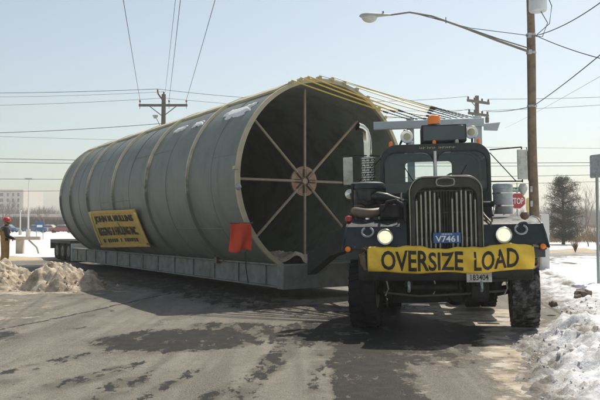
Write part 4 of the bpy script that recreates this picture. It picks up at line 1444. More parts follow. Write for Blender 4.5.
# ---- straps from the tube's rim to the rack
TM = Matrix.LocRotScale(Vector(T_LOC), __import__('mathutils').Euler(T_ROT), None)
ends = [-.36, -.22, -.06, .90, .80, .70, .58, .46, .34, .2, .06]
where = ['leftmost yellow strap, lowest across the tube mouth', 'second yellow strap from the left on the tube rim', 'third yellow strap from the left on the tube rim',
         'fourth yellow strap, from the very top of the tube rim', 'fifth yellow strap from the left on the tube rim', 'sixth yellow strap from the left on the tube rim',
         'fifth strap from the right on the tube rim', 'fourth strap from the right on the tube rim', 'third strap from the right on the tube rim',
         'second strap from the right on the tube rim', 'lowest and rightmost strap on the tube rim']
for i, (a, ex) in enumerate(zip(CLIPS, ends)):
    p0 = TM @ cyl_pt(TR + 0.09, 180 - a, -0.03)
    p1 = KM @ Vector((ex, 3.36, 3.82))
    stp = thing('tie_down_strap', where[i] + ' running to the truck rack', 'strap', p0, (0, 0, 0), 'yellow tie-down straps')
    d = p1 - p0
    k = 0.80 if i < 3 else 0.76
    s_ = d.cross(Vector((0, 0, 1))).normalized() * (0.015 if i < 3 else 0.045)
    up = s_.cross(d).normalized() * (0.013 if i < 3 else 0.008)
    m_ = MB()
    sag = lambda t: Vector((0, 0, -0.015 * math.sin(math.pi * t)))
    seg = 12
    vs = []
    for q in range(seg + 1):
        t = k * q / seg
        c = d * t + sag(t)
        vs += [c - s_ - up, c + s_ - up, c + s_ + up, c - s_ + up]
    fs = [(4 * q + e, 4 * q + (e + 1) % 4, 4 * q + 4 + (e + 1) % 4, 4 * q + 4 + e) for q in range(seg) for e in range(4)]
    m_.add(vs, fs).build('webbing', M['strap' if i < 3 else 'strap_pale'], stp)
    ch = MB()
    nl = 22
    for q in range(nl):
        t0 = k + (1 - k) * q / nl
        t1 = k + (1 - k) * (q + 1.25) / nl
        ra = .007 if q % 2 else .011
        ch.tube([d * t0 + sag(t0), d * min(t1, 1) + sag(min(t1, 1))], ra, 5)
    ch.build('chain', M['chain'], stp)
    rt = MB().tube([d * (k - .01) + sag(k), d * (k + .025) + sag(k)], .02, 8)
    rt.build('ratchet', M['chain'], stp)

# ================================================================== POLES, WIRES, LAMP
def ground_z(x, y):
    return 0.0


A = Vector((8.1, 24.2, 0))
pa = thing('utility_pole', 'tall brown wooden utility pole with grey transformer, right behind the truck', 'utility pole', A, (0, R_(-0.35), 0))
pts = [(0.02 * math.sin(z), 0, z) for z in lin(-0.3, 11.2, 16)]
MB().tube(pts, [0.175 - 0.055 * k / 15 for k in range(16)], 18).build('pole', M['wood'], pa)
tfm = MB().lathe([(0, 8.98), (0.27, 8.99), (0.30, 9.04), (0.30, 9.95), (0.31, 9.97), (0.25, 10.05), (0, 10.07)], (0.12, -0.42, 0), 'Z', 26).build('transformer', M['transformer'], pa)
MB().box(0.0, 0.2, -0.14, -0.1, 9.2, 9.8).build('bracket', M['galv'], tfm)
for s in (-.12, .12):
    MB().lathe([(.04, 10.05), (.055, 10.1), (.035, 10.14), (.05, 10.18), (.02, 10.26), (0, 10.27)], (.12 + s, -.42, 0), 'Z', 10).build('bushing', M['bronze'], tfm)
for z in (7.62, 8.25, 5.75):
    MB().lathe([(.16, z), (.172, z + .01), (.172, z + .07), (.16, z + .08)], (0, 0, 0), 'Z', 18).build('pole_band', M['galv'], pa)
MB().tube([(-.17, -.06, 0), (-.165, -.06, 4), (-.15, -.06, 8.3)], .016, 6).build('ground_wire', M['wire'], pa)
MB().tube([(.2, -.45, 9.0), (.45, -.4, 8.6), (.3, -.3, 8.15), (.12, -.15, 8.2)], .014, 6).build('drop_lead', M['wire'], pa)
MB().tube([(.32, -.4, 9.9), (.62, -.35, 9.2), (.55, -.3, 8.6), (.15, -.16, 8.25)], .014, 6).build('drop_lead', M['wire'], pa)
for k in range(3):
    MB().box(-.16, -.10, -.20, -.12, 1.8 + .5 * k, 2.0 + .5 * k).build('number_tag', M['galv'], pa)

# street lamp on a long arm fixed to that pole
hd = at(390, 15, 22.2)
lm = thing('street_lamp', 'grey cobra-head street lamp on a long arm reaching left from the wooden pole', 'street lamp', A)
H = hd - A
b0, b1 = Vector((-.12, -.12, 7.66)), Vector((-.12, -.1, 8.24))
arm = [b0, b0.lerp(H, .25) + Vector((0, 0, .10)), b0.lerp(H, .5) + Vector((0, 0, .24)), b0.lerp(H, .72) + Vector((0, 0, .33)), b0.lerp(H, .87) + Vector((0, 0, .26)), H]
from mathutils import geometry
MB().tube(arm, [.042, .038, .034, .03, .028, .026], 12).build('arm', M['wood_far'], lm)
arm2 = [b0 + Vector((0, 0, .12)), b0.lerp(H, .25) + Vector((0, 0, .17)), b0.lerp(H, .45) + Vector((0, 0, .24))]
MB().tube(arm2, .022, 8).build('arm_truss', M['wood_far'], lm)
MB().tube([b1, b1.lerp(H, .45) + Vector((0, 0, -.04)), b0.lerp(H, .87) + Vector((0, 0, .27))], .012, 6).build('stay', M['wire'], lm)
MB().tube([b0.lerp(H, .62) + Vector((0, 0, .22)), b0.lerp(H, .62) + Vector((0, 0, .42))], .014, 6).build('stay_clip', M['wire'], lm)
for z in (7.66, 8.24):
    MB().box(-.2, -.08, -.2, -.05, z - .08, z + .08).build('mount', M['galv'], lm, bevel=.01)
# lamp head: a tapering cast body with a bowl below
vs, fs, n = [], [], 18
prof = [(0.02, .035, .035), (-.12, .06, .05), (-.35, .10, .075), (-.6, .135, .095), (-.8, .13, .10), (-.93, .085, .075), (-.985, .02, .02)]
for x, w, h in prof:
    for k in range(n):
        a = 2 * math.pi * k / n
        vs.append(H + Vector((x, w * math.cos(a), .0 + h * math.sin(a) * (1 if math.sin(a) > 0 else .55) - .04 * (-x))))
for i in range(len(prof) - 1):
    for k in range(n):
        q = (k + 1) % n
        fs.append((i * n + k, i * n + q, (i + 1) * n + q, (i + 1) * n + k))
head = MB().add(vs, fs + [tuple(range(n)), tuple((len(prof) - 1) * n + k for k in range(n))]).build('lamp_head', M['lamp_grey'], lm)
vs, fs = [], []
for i in range(8):
    t = i / 7 * math.pi / 2
    for k in range(n):
        a = 2 * math.pi * k / n
        vs.append(H + Vector((-.66 + .26 * math.cos(a) * math.cos(t), .115 * math.sin(a) * math.cos(t), -.05 - .20 * math.sin(t))))
for i in range(7):
    for k in range(n):
        q = (k + 1) % n
        fs.append((i * n + k, i * n + q, (i + 1) * n + q, (i + 1) * n + k))
MB().add(vs, fs).build('lamp_bowl', M['lampglass'], head)
MB().lathe([(.03, .04), (.03, .11), (.02, .13), (0, .13)], H + Vector((-.22, 0, 0)), 'Z', 12).build('photocell', M['trailer'], head)

# pole behind the tube
B = Vector((-7.85, 40, 0))
pb = thing('utility_pole', 'wooden utility pole with one crossarm rising behind the tube', 'utility pole', B)
MB().tube([(0, 0, -.3), (0, 0, 4.5), (.02, 0, 9.15)], [.17, .15, .12], 14).build('pole', M['wood_far'], pb)
ca = MB().box(-1.38, 1.40, -.16, -.06, 8.43, 8.57).build('crossarm', M['wood_far'], pb, bevel=.01)
for s in (-1, 1):
    MB().tube([(s * .75, -.12, 8.43), (0, -.13, 7.85)], .028, 6).build('crossarm_brace', M['wood_far'], pb)
for x in (-1.32, .35, 1.34):
    MB().lathe([(.02, 8.57), (.02, 8.68), (.05, 8.70), (.055, 8.76), (.03, 8.80), (0, 8.82)], (x, -.11, 0), 'Z', 10).build('insulator', M['bronze'], ca)
    MB().tube([(x, -.11, 8.43), (x, -.11, 8.30)], .014, 6).build('insulator_pin', M['wire'], ca)
MB().tube([(-.06, -.05, 8.85), (-.30, -.05, 9.18), (-.33, -.05, 9.42)], .045, 8).build('top_bracket', M['bronze'], pb)
MB().lathe([(.02, 9.15), (.05, 9.2), (.05, 9.28), (0, 9.32)], (.02, 0, 0), 'Z', 10).build('top_insulator', M['bronze'], pb)
fl_ = MB().lathe([(0, 0), (.08, 0), (.13, .10), (.17, .18), (.16, .19), (0, .19)], (-.42, -.2, 7.72), 'Z', 16).build('flood_lamp', M['lamp_grey'], pb)
MB().tube([(-.35, -.2, 7.74), (-.2, -.1, 7.4), (-.05, -.08, 6.9)], .022, 6).build('lamp_bracket', M['lamp_grey'], fl_)

# pole far right behind the cab
Cc = Vector((12.7, 50, 0))
pc = thing('utility_pole', 'far utility pole with two crossarms seen above the truck cab', 'utility pole', Cc, (0, 0, R_(35)))
MB().tube([(0, 0, -.3), (0, 0, 5), (0, 0, 10.9)], [.20, .18, .15], 14).build('pole', M['wood_far'], pc)
for z, w in ((10.45, 1.15), (9.55, 1.05)):
    ca = MB().box(-w, w, -.2, -.08, z - .09, z + .09).build('crossarm', M['wood_far'], pc)
    for x in (-w + .08, -.4, .4, w - .08):
        MB().lathe([(.03, z + .09), (.07, z + .13), (.07, z + .26), (0, z + .3)], (x, -.14, 0), 'Z', 8).build('insulator', M['bronze'], ca)
    MB().tube([(-.7, -.14, z - .09), (0, -.16, z - .6)], .03, 6).build('crossarm_brace', M['wood_far'], ca)
MB().lathe([(0, 9.0), (.12, 9.0), (.14, 9.1), (.14, 9.4), (0, 9.45)], (.85, -.2, 0), 'Z', 12).build('cutout', M['bronze'], pc)


def wire(p0, p1, sag, label, r=.012, n=26):
    p0, p1 = Vector(p0), Vector(p1)
    pts = []
    for k in range(n + 1):
        t = k / n
        pts.append(p0.lerp(p1, t) - p0 + Vector((0, 0, -sag * 4 * t * (1 - t))))
    o = MB().tube(pts, r, 5).build('overhead_wire', M['wire'])
    o.location = p0
    return tag(o, label, 'wire', 'overhead wires')


def over(p0, px, r, label):          # from a fitting on the far pole, over the camera side and out of the frame
    p0 = Vector(p0)
    q = at(px, 0, 21.6)
    d = q - p0
    wire(p0, p0 + d * 2.2 + Vector((0, 0, .0)), 0.12, label, r)


over(B + Vector((-1.32, -.11, 8.82)), 124, .011, 'wire rising out of frame from the left end of the crossarm behind the tube')
over(B + Vector((.35, -.11, 8.82)), 180, .011, 'wire rising out of frame from the middle insulator of the crossarm behind the tube')
over(B + Vector((.1, 0, 9.25)), 175, .008, 'thinner wire rising out of frame from the top of the pole behind the tube')
over(B + Vector((1.34, -.11, 8.82)), 214, .011, 'wire rising to the right out of frame from the crossarm\'s right end')
tops = B + Vector((-.33, -.05, 9.45))
wire(at(-60, 93, 43), tops, .08, 'upper of the wires running left from the top of the pole behind the tube', .014)
wire(at(-60, 97, 43), B + Vector((.02, 0, 9.3)), .10, 'second wire running left from the top of the pole behind the tube', .009)
wire(at(-60, 106, 43), B + Vector((-.1, .1, 8.95)), .1, 'wire running left just above the crossarm behind the tube', .010)
wire(at(-60, 134, 43), B + Vector((-.1, -.1, 7.45)), .12, 'thick cable running left below the crossarm behind the tube', .016)
C3 = Matrix.Rotation(R_(35), 3, 'Z')
wire(tops, Cc + C3 @ Vector((-1.0, -.14, 10.75)), .55, 'upper wire between the pole behind the tube and the far right pole', .013)
wire(B + Vector((.1, .1, 8.95)), Cc + C3 @ Vector((-.4, -.14, 9.85)), .35, 'lower wire between the pole behind the tube and the far right pole', .010)
wire(Cc + C3 @ Vector((1.0, -.14, 10.75)), at(680, 93, 52), .12, 'upper wire running right from the far pole', .014)
wire(Cc + C3 @ Vector((.4, -.14, 9.85)), at(680, 99, 52), .10, 'lower wire running right from the far pole', .014)
wire(Cc + C3 @ Vector((.8, -.14, 9.85)), A + Vector((0, .1, 5.8)), .1, 'cable from the far pole to the tall brown pole', .016)
wire(at(350, 117.5, 70), Cc + C3 @ Vector((-.9, -.14, 9.85)), .3, 'faint wire sloping up to the far pole above the straps', .014)
wire(A + Vector((0, -.1, 5.8)), at(680, -15, 12), .1, 'cable rising to the right from the middle of the tall brown pole', .014)
wire(A + Vector((.05, -.15, 8.22)), at(640, -30, 17), .25, 'upper wire climbing right from the transformer pole', .016)
wire(A + Vector((.05, -.15, 8.24)), at(680, 72, 18), .2, 'wire dipping right from the transformer pole', .014)
wire(at(505, 128, 60), at(690, 24, 14), .1, 'faint thin wire crossing behind the tall brown pole', .006)
for (yl, yr, r, lab) in ((157, 162, .024, 'upper of the two thick cables at roof height behind the tube'), (160.5, 165, .020, 'lower of the two thick cables at roof height behind the tube'),
                         (178.5, 173, .020, 'cable crossing behind the tube at mid height'), (191.5, 179, .016, 'lowest cable crossing behind the tube'),
                         (133.5, 149, .012, 'thin wire crossing behind the cab roof and brown pole')):
    wire(at(-90, yl, 60), at(690, yr, 60), .25, lab, r, 40)

# ================================================================== SIGNS
ss = thing('stop_sign', 'red octagonal stop sign with green street-name blades, beside the brown pole', 'stop sign', (9.62, 31.0, 0), (0, 0, R_(-6)))
MB().box(-.03, .03, -.03, .03, -.2, 3.25).build('post', M['post'], ss)
oc = [(.38 * math.cos(R_(22.5 + 45 * k)), 2.72 + .38 * math.sin(R_(22.5 + 45 * k))) for k in range(8)]
pn = MB().prism(oc, XZ, -.045, -.035).build('stop_panel', M['stop'], ss)
MB().ring(oc, [(a * .93, (b - 2.72) * .93 + 2.72) for a, b in oc], XZ, -.049, -.046).build('panel_border', M['white_ink'], pn)
fit_text('STOP', lambda u, v: Vector((u, -.0475, v)), -.27, .27, 2.58, 2.86, 'lettering', M['white_ink'], pn, 0.02)
for k, (rz, z) in enumerate(((12, 3.22), (80, 3.42))):
    bl = MB().box(-.42, .42, -.008, .008, -.10, .10).build('street_blade', M['sgreen'], ss)
    bl.location, bl.rotation_euler = (0, 0, z), (0, 0, R_(rz))
    ml = MB()
    for q in range(8):
        ml.box(-.32 + q * .08, -.32 + q * .08 + .05, -.0115, -.0085, -.05, .05 - .03 * (q % 2))
    ml.build('blade_print', M['white_ink'], bl)
ys = thing('yellow_marker_sign', 'narrow yellow sign in front of the red stop sign', 'sign', (9.42, 28.9, 0), (0, 0, R_(8)))
MB().box(-.025, .025, -.025, .025, -.2, 2.72).build('post', M['post'], ys)
MB().prism(rrect(-.11, .11, 2.2, 2.78, .1, .1, 5), XZ, -.04, -.03).build('panel', M['sign_b'], ys)
ws = thing('white_arrow_sign', 'small white sign low behind the galvanised canister', 'sign', (9.6, 33.5, 0), (0, 0, 0))
MB().box(-.03, .03, -.03, .03, -.2, 2.3).build('post', M['post'], ws)
MB().box(-.42, .42, -.05, -.035, 2.05, 2.34).build('panel', M['paintwhite'], ws, bevel=.004)
mb = MB().prism([(-.28, 2.19), (.1, 2.19), (.1, 2.11), (.30, 2.215), (.1, 2.30), (.1, 2.235), (-.28, 2.235)], XZ, -.055, -.051)
mb.build('arrow', M['stop'], ws)
bb = MB().prism(rrect(-.14, .14, -.1, 2.05, .05, .0, 4), XZ, -.12, .12).build('utility_pedestal', M['paintwhite'])
bb.location = (8.50, 24.4, 0.0)
tag(bb, 'narrow white box standing at the foot of the brown pole', 'utility box')
rs = thing('sign_post', 'grey channel sign post with the sign seen edge-on at the right picture edge', 'sign post', (8.02, 18.9, 0), (0, 0, R_(-70)))
b = MB().box(-.035, .035, -.006, .006, -.2, 3.5)
b.box(-.037, -.030, .0062, .035, -.2, 3.5); b.box(.030, .037, .0062, .035, -.2, 3.5)
b.build('post', M['post'], rs)
MB().prism(rrect(-.23, .23, 2.95, 3.58, .05, .05, 4), XZ, -.012, -.0065).build('panel', M['galv'], rs)
for z in (3.1, 3.45):
    MB().lathe([(.014, 0), (.014, -.008), (0, -.009)], (0, -.012, z), 'Y', 8).build('bolt', M['bar'], rs)

# ================================================================== TREES AND WEEDS
def leaf_faces(cen, size, n, rnd, stretch=1.0):
    vs, fs = [], []
    for _ in range(n):
        d = Vector((rnd.gauss(0, 1), rnd.gauss(0, 1), rnd.gauss(0, .7)))
        d.normalize()
        p = cen + d * size * (rnd.random() ** .5)
        a = Vector((rnd.gauss(0, 1), rnd.gauss(0, 1), rnd.gauss(0.3, 1))).normalized()
        b = a.cross(Vector((rnd.gauss(0, 1), rnd.gauss(0, 1), rnd.gauss(0, 1)))).normalized()
        s = size * rnd.uniform(.22, .42)
        o = len(vs)
        vs += [p - b * s * .16, p + b * s * .16, p + a * s * stretch]
        fs.append((o, o + 1, o + 2))
    return vs, fs


rnd = random.Random(3)
pine = thing('pine_tree', 'round dark evergreen pine standing on the snow right of the brown pole', 'tree', (22.9, 62, 0))
pine.location.x = (563 - 300) / 700 * 62
MB().tube([(0, 0, -.3), (.05, 0, 1.5), (0, .05, 3.2), (.03, 0, 5.6)], [.16, .13, .09, .02], 10).build('trunk', M['bark'], pine)
cr, lb = MB(), MB()
for k in range(230):
    z = rnd.uniform(.3, 5.75)
    t = (z - .3) / 5.45
    rad = 1.75 * math.sqrt(max(0, 1 - (max(0, t - .28) / .74) ** 2)) * (.72 + .28 * min(1, t * 4)) * (1 + .25 * math.sin(z * 5 + 2)) + .12
    a = rnd.uniform(0, 2 * math.pi)
    rr = rad * rnd.uniform(.45, 1.0)
    c = Vector((rr * math.cos(a), rr * math.sin(a), z + .12 * rr))
    lb.tube([(0, 0, max(.1, z - .25)), c * .55 + Vector((0, 0, z * .42)), c], [.035, .022, .008], 4, False)
    for q in range(4):
        cc = c * (1 - .14 * q) + Vector((rnd.uniform(-.18, .18), rnd.uniform(-.18, .18), z * .14 * q + rnd.uniform(-.12, .12)))
        cr.add(*leaf_faces(cc, rnd.uniform(.24, .40), 26, rnd, 1.2))
lb.build('limbs', M['bark'], pine)
cr.build('crown', M['needle'], pine, 0)


def bare_tree(loc, h, seed, label, spread=.45, levels=4, r0=.05, group=None):
    rd = random.Random(seed)
    t = thing('bare_tree', label, 'tree', loc, (0, 0, 0), group)
    tk, br = MB(), MB()

    def grow(p, d, L, r, lev):
        q = p + d * L * .5 + Vector((rd.gauss(0, .04), rd.gauss(0, .04), 0)) * L
        e = p + d * L
        (tk if lev == 0 else br).tube([p, q, e], [r, r * .85, r * .6], 6 if lev == 0 else 4, False)
        if lev >= levels:
            return
        for k in range(5 if lev == 0 else 4):
            f = rd.uniform(.35, 1.0)
            nd = (d + Vector((rd.gauss(0, spread), rd.gauss(0, spread), rd.uniform(0, .35)))).normalized()
            grow(p + d * L * f, nd, L * rd.uniform(.5, .72), r * .5, lev + 1)
    grow(Vector((0, 0, -.1)), Vector((rd.gauss(0, .03), 0, 1)).normalized(), h * .45, r0, 0)
    tk.build('trunk', M['bare'], t)
    br.build('crown', M['bare'], t)
    return t


bare_tree(((588 - 300) / 700 * 56, 56, 0), 6.2, 5, 'slim pale bare tree beside the sign post at the right edge', .32, 4, .05)
bare_tree(((577 - 300) / 700 * 70, 70, 0), 4.2, 9, 'low bare tree behind the pine at its right side', .5, 4, .05)
bare_tree(((6 - 300) / 700 * 120, 120, 0), 7.5, 11, 'bare tree in front of the office building at the left edge', .5, 4, .09)
bare_tree(((44 - 300) / 700 * 150, 150, 0), 7.0, 13, 'bare tree right of the white lamp post in the distance', .5, 4, .09)

# small dark weed clump and dirt lumps on the snow
def weed(loc, h, seed, label):
    rd = random.Random(seed)
    m = MB()
    for k in range(60):
        a, s = rd.uniform(0, 6.28), rd.uniform(.1, .45)
        e = Vector((math.cos(a) * s * h, math.sin(a) * s * h, h * rd.uniform(.4, 1)))
        m.tube([(0, 0, -.05), e * .5 + Vector((0, 0, .1 * h)), e], [.012, .009, .003], 3, False)
    o = m.build('weed_clump', M['weed'])
    o.location = loc
    return tag(o, label, 'weeds', 'dry weeds')


weed((15.9, 40.5, 0.1), .9, 1, 'dark dry weed clump on the far verge, left of the sign post')
weed((18.8, 44, 0.0), .7, 2, 'thin dry weed clump near the bare tree at the right')


def lump(loc, r, seed, label):
    vs, fs, n, mM = [], [], 22, 12
    for i in range(mM + 1):
        t = math.pi * i / mM
        for k in range(n):
            a = 2 * math.pi * k / n
            d = Vector((math.sin(t) * math.cos(a), math.sin(t) * math.sin(a), math.cos(t)))
            vv = noise.voronoi(d * 2.2 + Vector((seed, 0, 0)))[0][0]
            vs.append(d * r * (.75 + .5 * vv + .15 * fbm(d.x * 3, d.y * 3, d.z * 3 + seed)) * 1.0)
            vs[-1].z *= .75
    for i in range(mM):
        for k in range(n):
            q = (k + 1) % n
            fs.append((i * n + k, i * n + q, (i + 1) * n + q, (i + 1) * n + k))
    o = MB().add(vs, fs).build('dirt_clod', M['clod'], None, 50)
    o.location = loc
    return tag(o, label, 'clod', 'dirty clods on the snow')


M['clod'] = snow_mat('dirt_clod', (0.33, 0.29, 0.24), (0.12, 0.09, 0.06), 7, 0.35, 0.6, 0.8, 14)
lump((6.15, 15.3, .17), .17, 1.0, 'brown clod lying on the clean snow left of the sign post')
lump((6.0, 15.15, .12), .09, 2.0, 'small clod beside the larger one on the clean snow')
lump((4.75, 13.2, .2), .08, 3.0, 'small dark clod on the snow next to the truck tyre')

# far wood along the horizon, one mass
rd = random.Random(21)
wv, wf = [], []
for k in range(2600):
    x = rd.uniform(-330, 330)
    y = rd.uniform(240, 330) - abs(x) * .05
    h = rd.uniform(5.5, 9.5) * (1 + .3 * noise.noise(Vector((x * .03, 0, 0))))
    for q in range(30):
        bx, by = x + rd.gauss(0, .4), y + rd.gauss(0, .4)
        z0 = rd.uniform(0, h * .55)
        ex, ey = bx + rd.gauss(0, 1.5), by + rd.gauss(0, 1.5)
        z1 = min(h, z0 + rd.uniform(.25, .7) * h)
        w = rd.uniform(.05, .16)
        o = len(wv)
        wv += [(bx - w, by, z0), (bx + w, by + w, z0), (ex, ey, z1)]
        wf.append((o, o + 1, o + 2))
me = bpy.data.meshes.new('far_wood')
me.from_pydata(wv, [], wf)
stuff(link('far_wood', me, M['bare']), 'distant brown line of bare trees along the horizon', 'wood')
wv, wf = [], []
for k in range(9000):
    x, y = rd.uniform(17, 60), rd.uniform(64, 76)
    h = rd.uniform(.5, 2.2)
    w = .02
    o = len(wv)
    ex = x + rd.gauss(0, .5)
    wv += [(x - w, y, 0), (x + w, y + w, 0), (ex, y + rd.gauss(0, .5), h)]
    wf.append((o, o + 1, o + 2))
me = bpy.data.meshes.new('dry_brush')
me.from_pydata(wv, [], wf)
stuff(link('dry_brush', me, M['weed']), 'strip of dry brown brush behind the pine', 'brush')

wv, wf = [], []
for k in range(16000):
    x, y = rd.uniform(-95, -30), rd.uniform(150, 172)
    h = rd.uniform(.8, 3.4) * (1 + .5 * noise.noise(Vector((x * .15, 3, 0))))
    w = .05
    z0 = rd.uniform(0, .5) * h
    o = len(wv)
    wv += [(x - w, y, z0), (x + w, y + w, z0), (x + rd.gauss(0, .7), y + rd.gauss(0, .7), h)]
    wf.append((o, o + 1, o + 2))
me = bpy.data.meshes.new('lot_brush')
me.from_pydata(wv, [], wf)
stuff(link('lot_brush', me, M['bark']), 'dark brown bushes behind the snowy lot at the left', 'brush')

# ================================================================== LEFT BACKGROUND
ob = thing('office_building', 'pale multi-storey office block far off at the left edge', 'building', (-171, 390, 0))
bw = MB().box(-40, 16.8, 0, 30, -.5, 20.2).build('wall', M['concrete'], ob)
MB().box(-40.3, 16.8, -.3, 30.3, 20.21, 20.9).build('parapet', M['concrete'], ob)
MB().box(-30, -18, 8, 20, 20.9, 23.2).build('plant_room', M['concrete'], ob)
win = MB().box(0, 1, -.12, -.02, 0, 1).mesh('window')
win.materials.append(M['pane'])
for f in range(6):
    for k in range(7):
        w = bpy.data.objects.new('window', win); col.objects.link(w); w.parent = ob
        w.location = (-5.6 + k * 3.05 if k < 4 else 7.6 + (k - 4) * 2.9, 0, 1.4 + f * 3.15); w.scale = (2.2 if k < 4 else 1.5, 1, 1.9)
for k in range(8):
    MB().box(-6.2 + k * 3.0, -5.8 + k * 3.0, -.5, -.13, 0, 20).build('pier', M['concrete'], ob)
lp = thing('parking_lot_lamp', 'tall white lamp post in the snowy lot at the left', 'lamp post', ((28.5 - 300) / 700 * 100, 100, 0))
MB().lathe([(.32, -.2), (.32, .9), (.28, .95), (0, .95)], (0, 0, 0), 'Z', 16).build('base', M['concrete'], lp)
MB().tube([(0, 0, .9), (0, 0, 8.1)], [.13, .09], 12).build('pole', M['paintwhite'], lp)
MB().prism(rrect(-.5, .5, 8.05, 8.25, .05, .05, 3), XZ, -.25, .25).build('lamp_head', M['lamp_grey'], lp)
lp2 = thing('parking_lot_lamp', 'short pale post left of the tall white lamp post', 'lamp post', ((20.5 - 300) / 700 * 110, 110, 0))
MB().lathe([(.25, -.2), (.25, .7), (0, .7)], (0, 0, 0), 'Z', 16).build('base', M['concrete'], lp2)
MB().tube([(0, 0, .7), (0, 0, 3.6)], [.1, .08], 12).build('pole', M['paintwhite'], lp2)
MB().lathe([(0, 3.55), (.2, 3.6), (.22, 3.75), (.1, 3.85), (0, 3.86)], (0, 0, 0), 'Z', 12).build('lamp_head', M['lamp_grey'], lp2)
shp = thing('low_shop', 'long low brown building far behind the rear of the trailer', 'building', (-62, 190, 0))
MB().box(-26, 22, 0, 14, -.3, 3.6).build('wall', M['brick_low'], shp)
MB().box(-26.5, 22.5, -.6, 14.5, 3.61, 4.4).build('roof', M['concrete'], shp)
for k in range(9):
    MB().box(-24 + k * 5, -21 + k * 5, -.1, -.02, .4, 2.8).build('window', M['pane'], shp)


def car(loc, rz, paint, label, snow=True):
    c = thing('parked_car', label, 'car', loc, (0, 0, R_(rz)), 'parked cars in the snowy lot')
    prof = [(-2.2, .35), (-2.25, .7), (-2.1, .88), (-1.2, .95), (-.75, 1.36), (.75, 1.40), (1.35, .98), (2.1, .90), (2.25, .65), (2.2, .35)]
    body = MB().prism(prof, lambda a, b, w: Vector((a, w * (1 if b < 1.0 else .86), b)), -.85, .85).build('body', M[paint], c, bevel=.05)
    for s in (-1, 1):
        MB().prism([(-1.05, .99), (-.70, 1.31), (.02, 1.33), (.02, .99)], lambda a, b, w: Vector((a, s * (w - .1 * (b - .95)), b)), .80, .862).build('side_window', M['pane'], body)
        MB().prism([(.08, .99), (.08, 1.33), (.70, 1.34), (1.18, 1.0)], lambda a, b, w: Vector((a, s * (w - .1 * (b - .95)), b)), .80, .862).build('side_window', M['pane'], body)
        for x in (-1.4, 1.4):
            w_ = MB().lathe([(.0, -.1), (.2, -.1), (.3, -.09), (.32, 0), (.3, .09), (.2, .1), (0, .1)], (0, 0, 0), 'Y', 18).build('wheel', M['tyre'], c)
            w_.location = (x, s * .78, .32)
    if snow:
        MB().prism([(-.7, 1.405), (-.6, 1.47), (.55, 1.50), (.7, 1.43)], YZ if False else (lambda a, b, w: Vector((a, w, b))), -.66, .66).build('roof_snow', M['snow_patch'], c, bevel=.03)
    return c


car(((36 - 300) / 700 * 135, 135, .05), 10, 'carblue', 'blue parked car right of the white lamp post')
car(((50 - 300) / 700 * 142, 142, .05), 172, 'cartan', 'beige parked car just left of the tube end')
car(((62 - 300) / 700 * 130, 130, .05), 8, 'carred', 'maroon parked car half hidden behind the tube end')
car(((8 - 300) / 700 * 138, 138, .05), 175, 'carblue', 'dark blue parked car behind the worker')
bs = thing('blue_sign', 'small blue sign on two posts in the snowy lot', 'sign', ((40 - 300) / 700 * 75, 75, 0))
for s in (-.35, .35):
    MB().box(s - .03, s + .03, -.03, .03, -.2, 2.0).build('post', M['post'], bs)
MB().box(-.45, .45, -.05, -.031, 1.05, 1.95).build('panel', M['plate_b'], bs)
MB().box(-.3, .3, -.056, -.051, 1.35, 1.6).build('panel_mark', M['white_ink'], bs)
bq = thing('wooden_barricade', 'tan wooden barricade standing in the snow right of the worker', 'barricade', ((27.5 - 300) / 700 * 45, 45, -.1))
MB().box(-.85, .85, -.12, .12, .78, 1.0).build('top_board', M['verge'], bq, bevel=.01)
MB().box(-.68, -.22, -.14, .14, -.1, .775).build('support', M['verge'], bq, bevel=.01)
MB().tube([(.1, 0, .77), (.62, 0, .30), (.75, 0, -.1)], .06, 6).build('strut', M['verge'], bq)

# ================================================================== THE AIR
hz = MB().box(-3200, 3200, -500, 4300, -2.5, 24.5).build('haze', None, None, 0)
hm = bpy.data.materials.new('winter_haze')
hm.use_nodes = True
hm.node_tree.nodes.remove(hm.node_tree.nodes['Principled BSDF'])
pv = hm.node_tree.nodes.new('ShaderNodeVolumePrincipled')
pv.inputs['Color'].default_value = (0.93, 0.92, 0.90, 1)
pv.inputs['Density Attribute'].default_value = ''
pv.inputs['Color Attribute'].default_value = ''
pv.inputs['Temperature Attribute'].default_value = ''
pv.inputs['Density'].default_value = 0.0012
pv.inputs['Anisotropy'].default_value = 0.3
hm.node_tree.links.new(pv.outputs[0], hm.node_tree.nodes['Material Output'].inputs['Volume'])
hm.cycles.homogeneous_volume = True
hz.data.materials.append(hm)
stuff(hz, 'thin pale winter haze over the whole place', 'haze')

# ================================================================== THE WORKER
def skin_mesh(verts, edges, radii, root=0, sub=2):
    me = bpy.data.meshes.new('body')
    me.from_pydata(verts, edges, [])
    o = bpy.data.objects.new('tmp', me)
    col.objects.link(o)
    sk = o.modifiers.new('skin', 'SKIN')
    sk.use_smooth_shade = True
    for i, r in enumerate(radii):
        me.skin_vertices[0].data[i].radius = r if isinstance(r, tuple) else (r, r)
    for v in me.skin_vertices[0].data:
        v.use_root = False
    me.skin_vertices[0].data[root].use_root = True
    ss_ = o.modifiers.new('sub', 'SUBSURF')
    ss_.levels = ss_.render_levels = sub
    dg = bpy.context.evaluated_depsgraph_get()
    out = bpy.data.meshes.new_from_object(o.evaluated_get(dg))
    bpy.data.objects.remove(o)
    bpy.data.meshes.remove(me)
    return out


wk = thing('person', 'worker in orange hard hat, dark jacket and tan overalls, standing at the left edge', 'person',
           ((5.5 - 300) / 700 * 27.5, 27.5, .0), (0, 0, R_(128)))
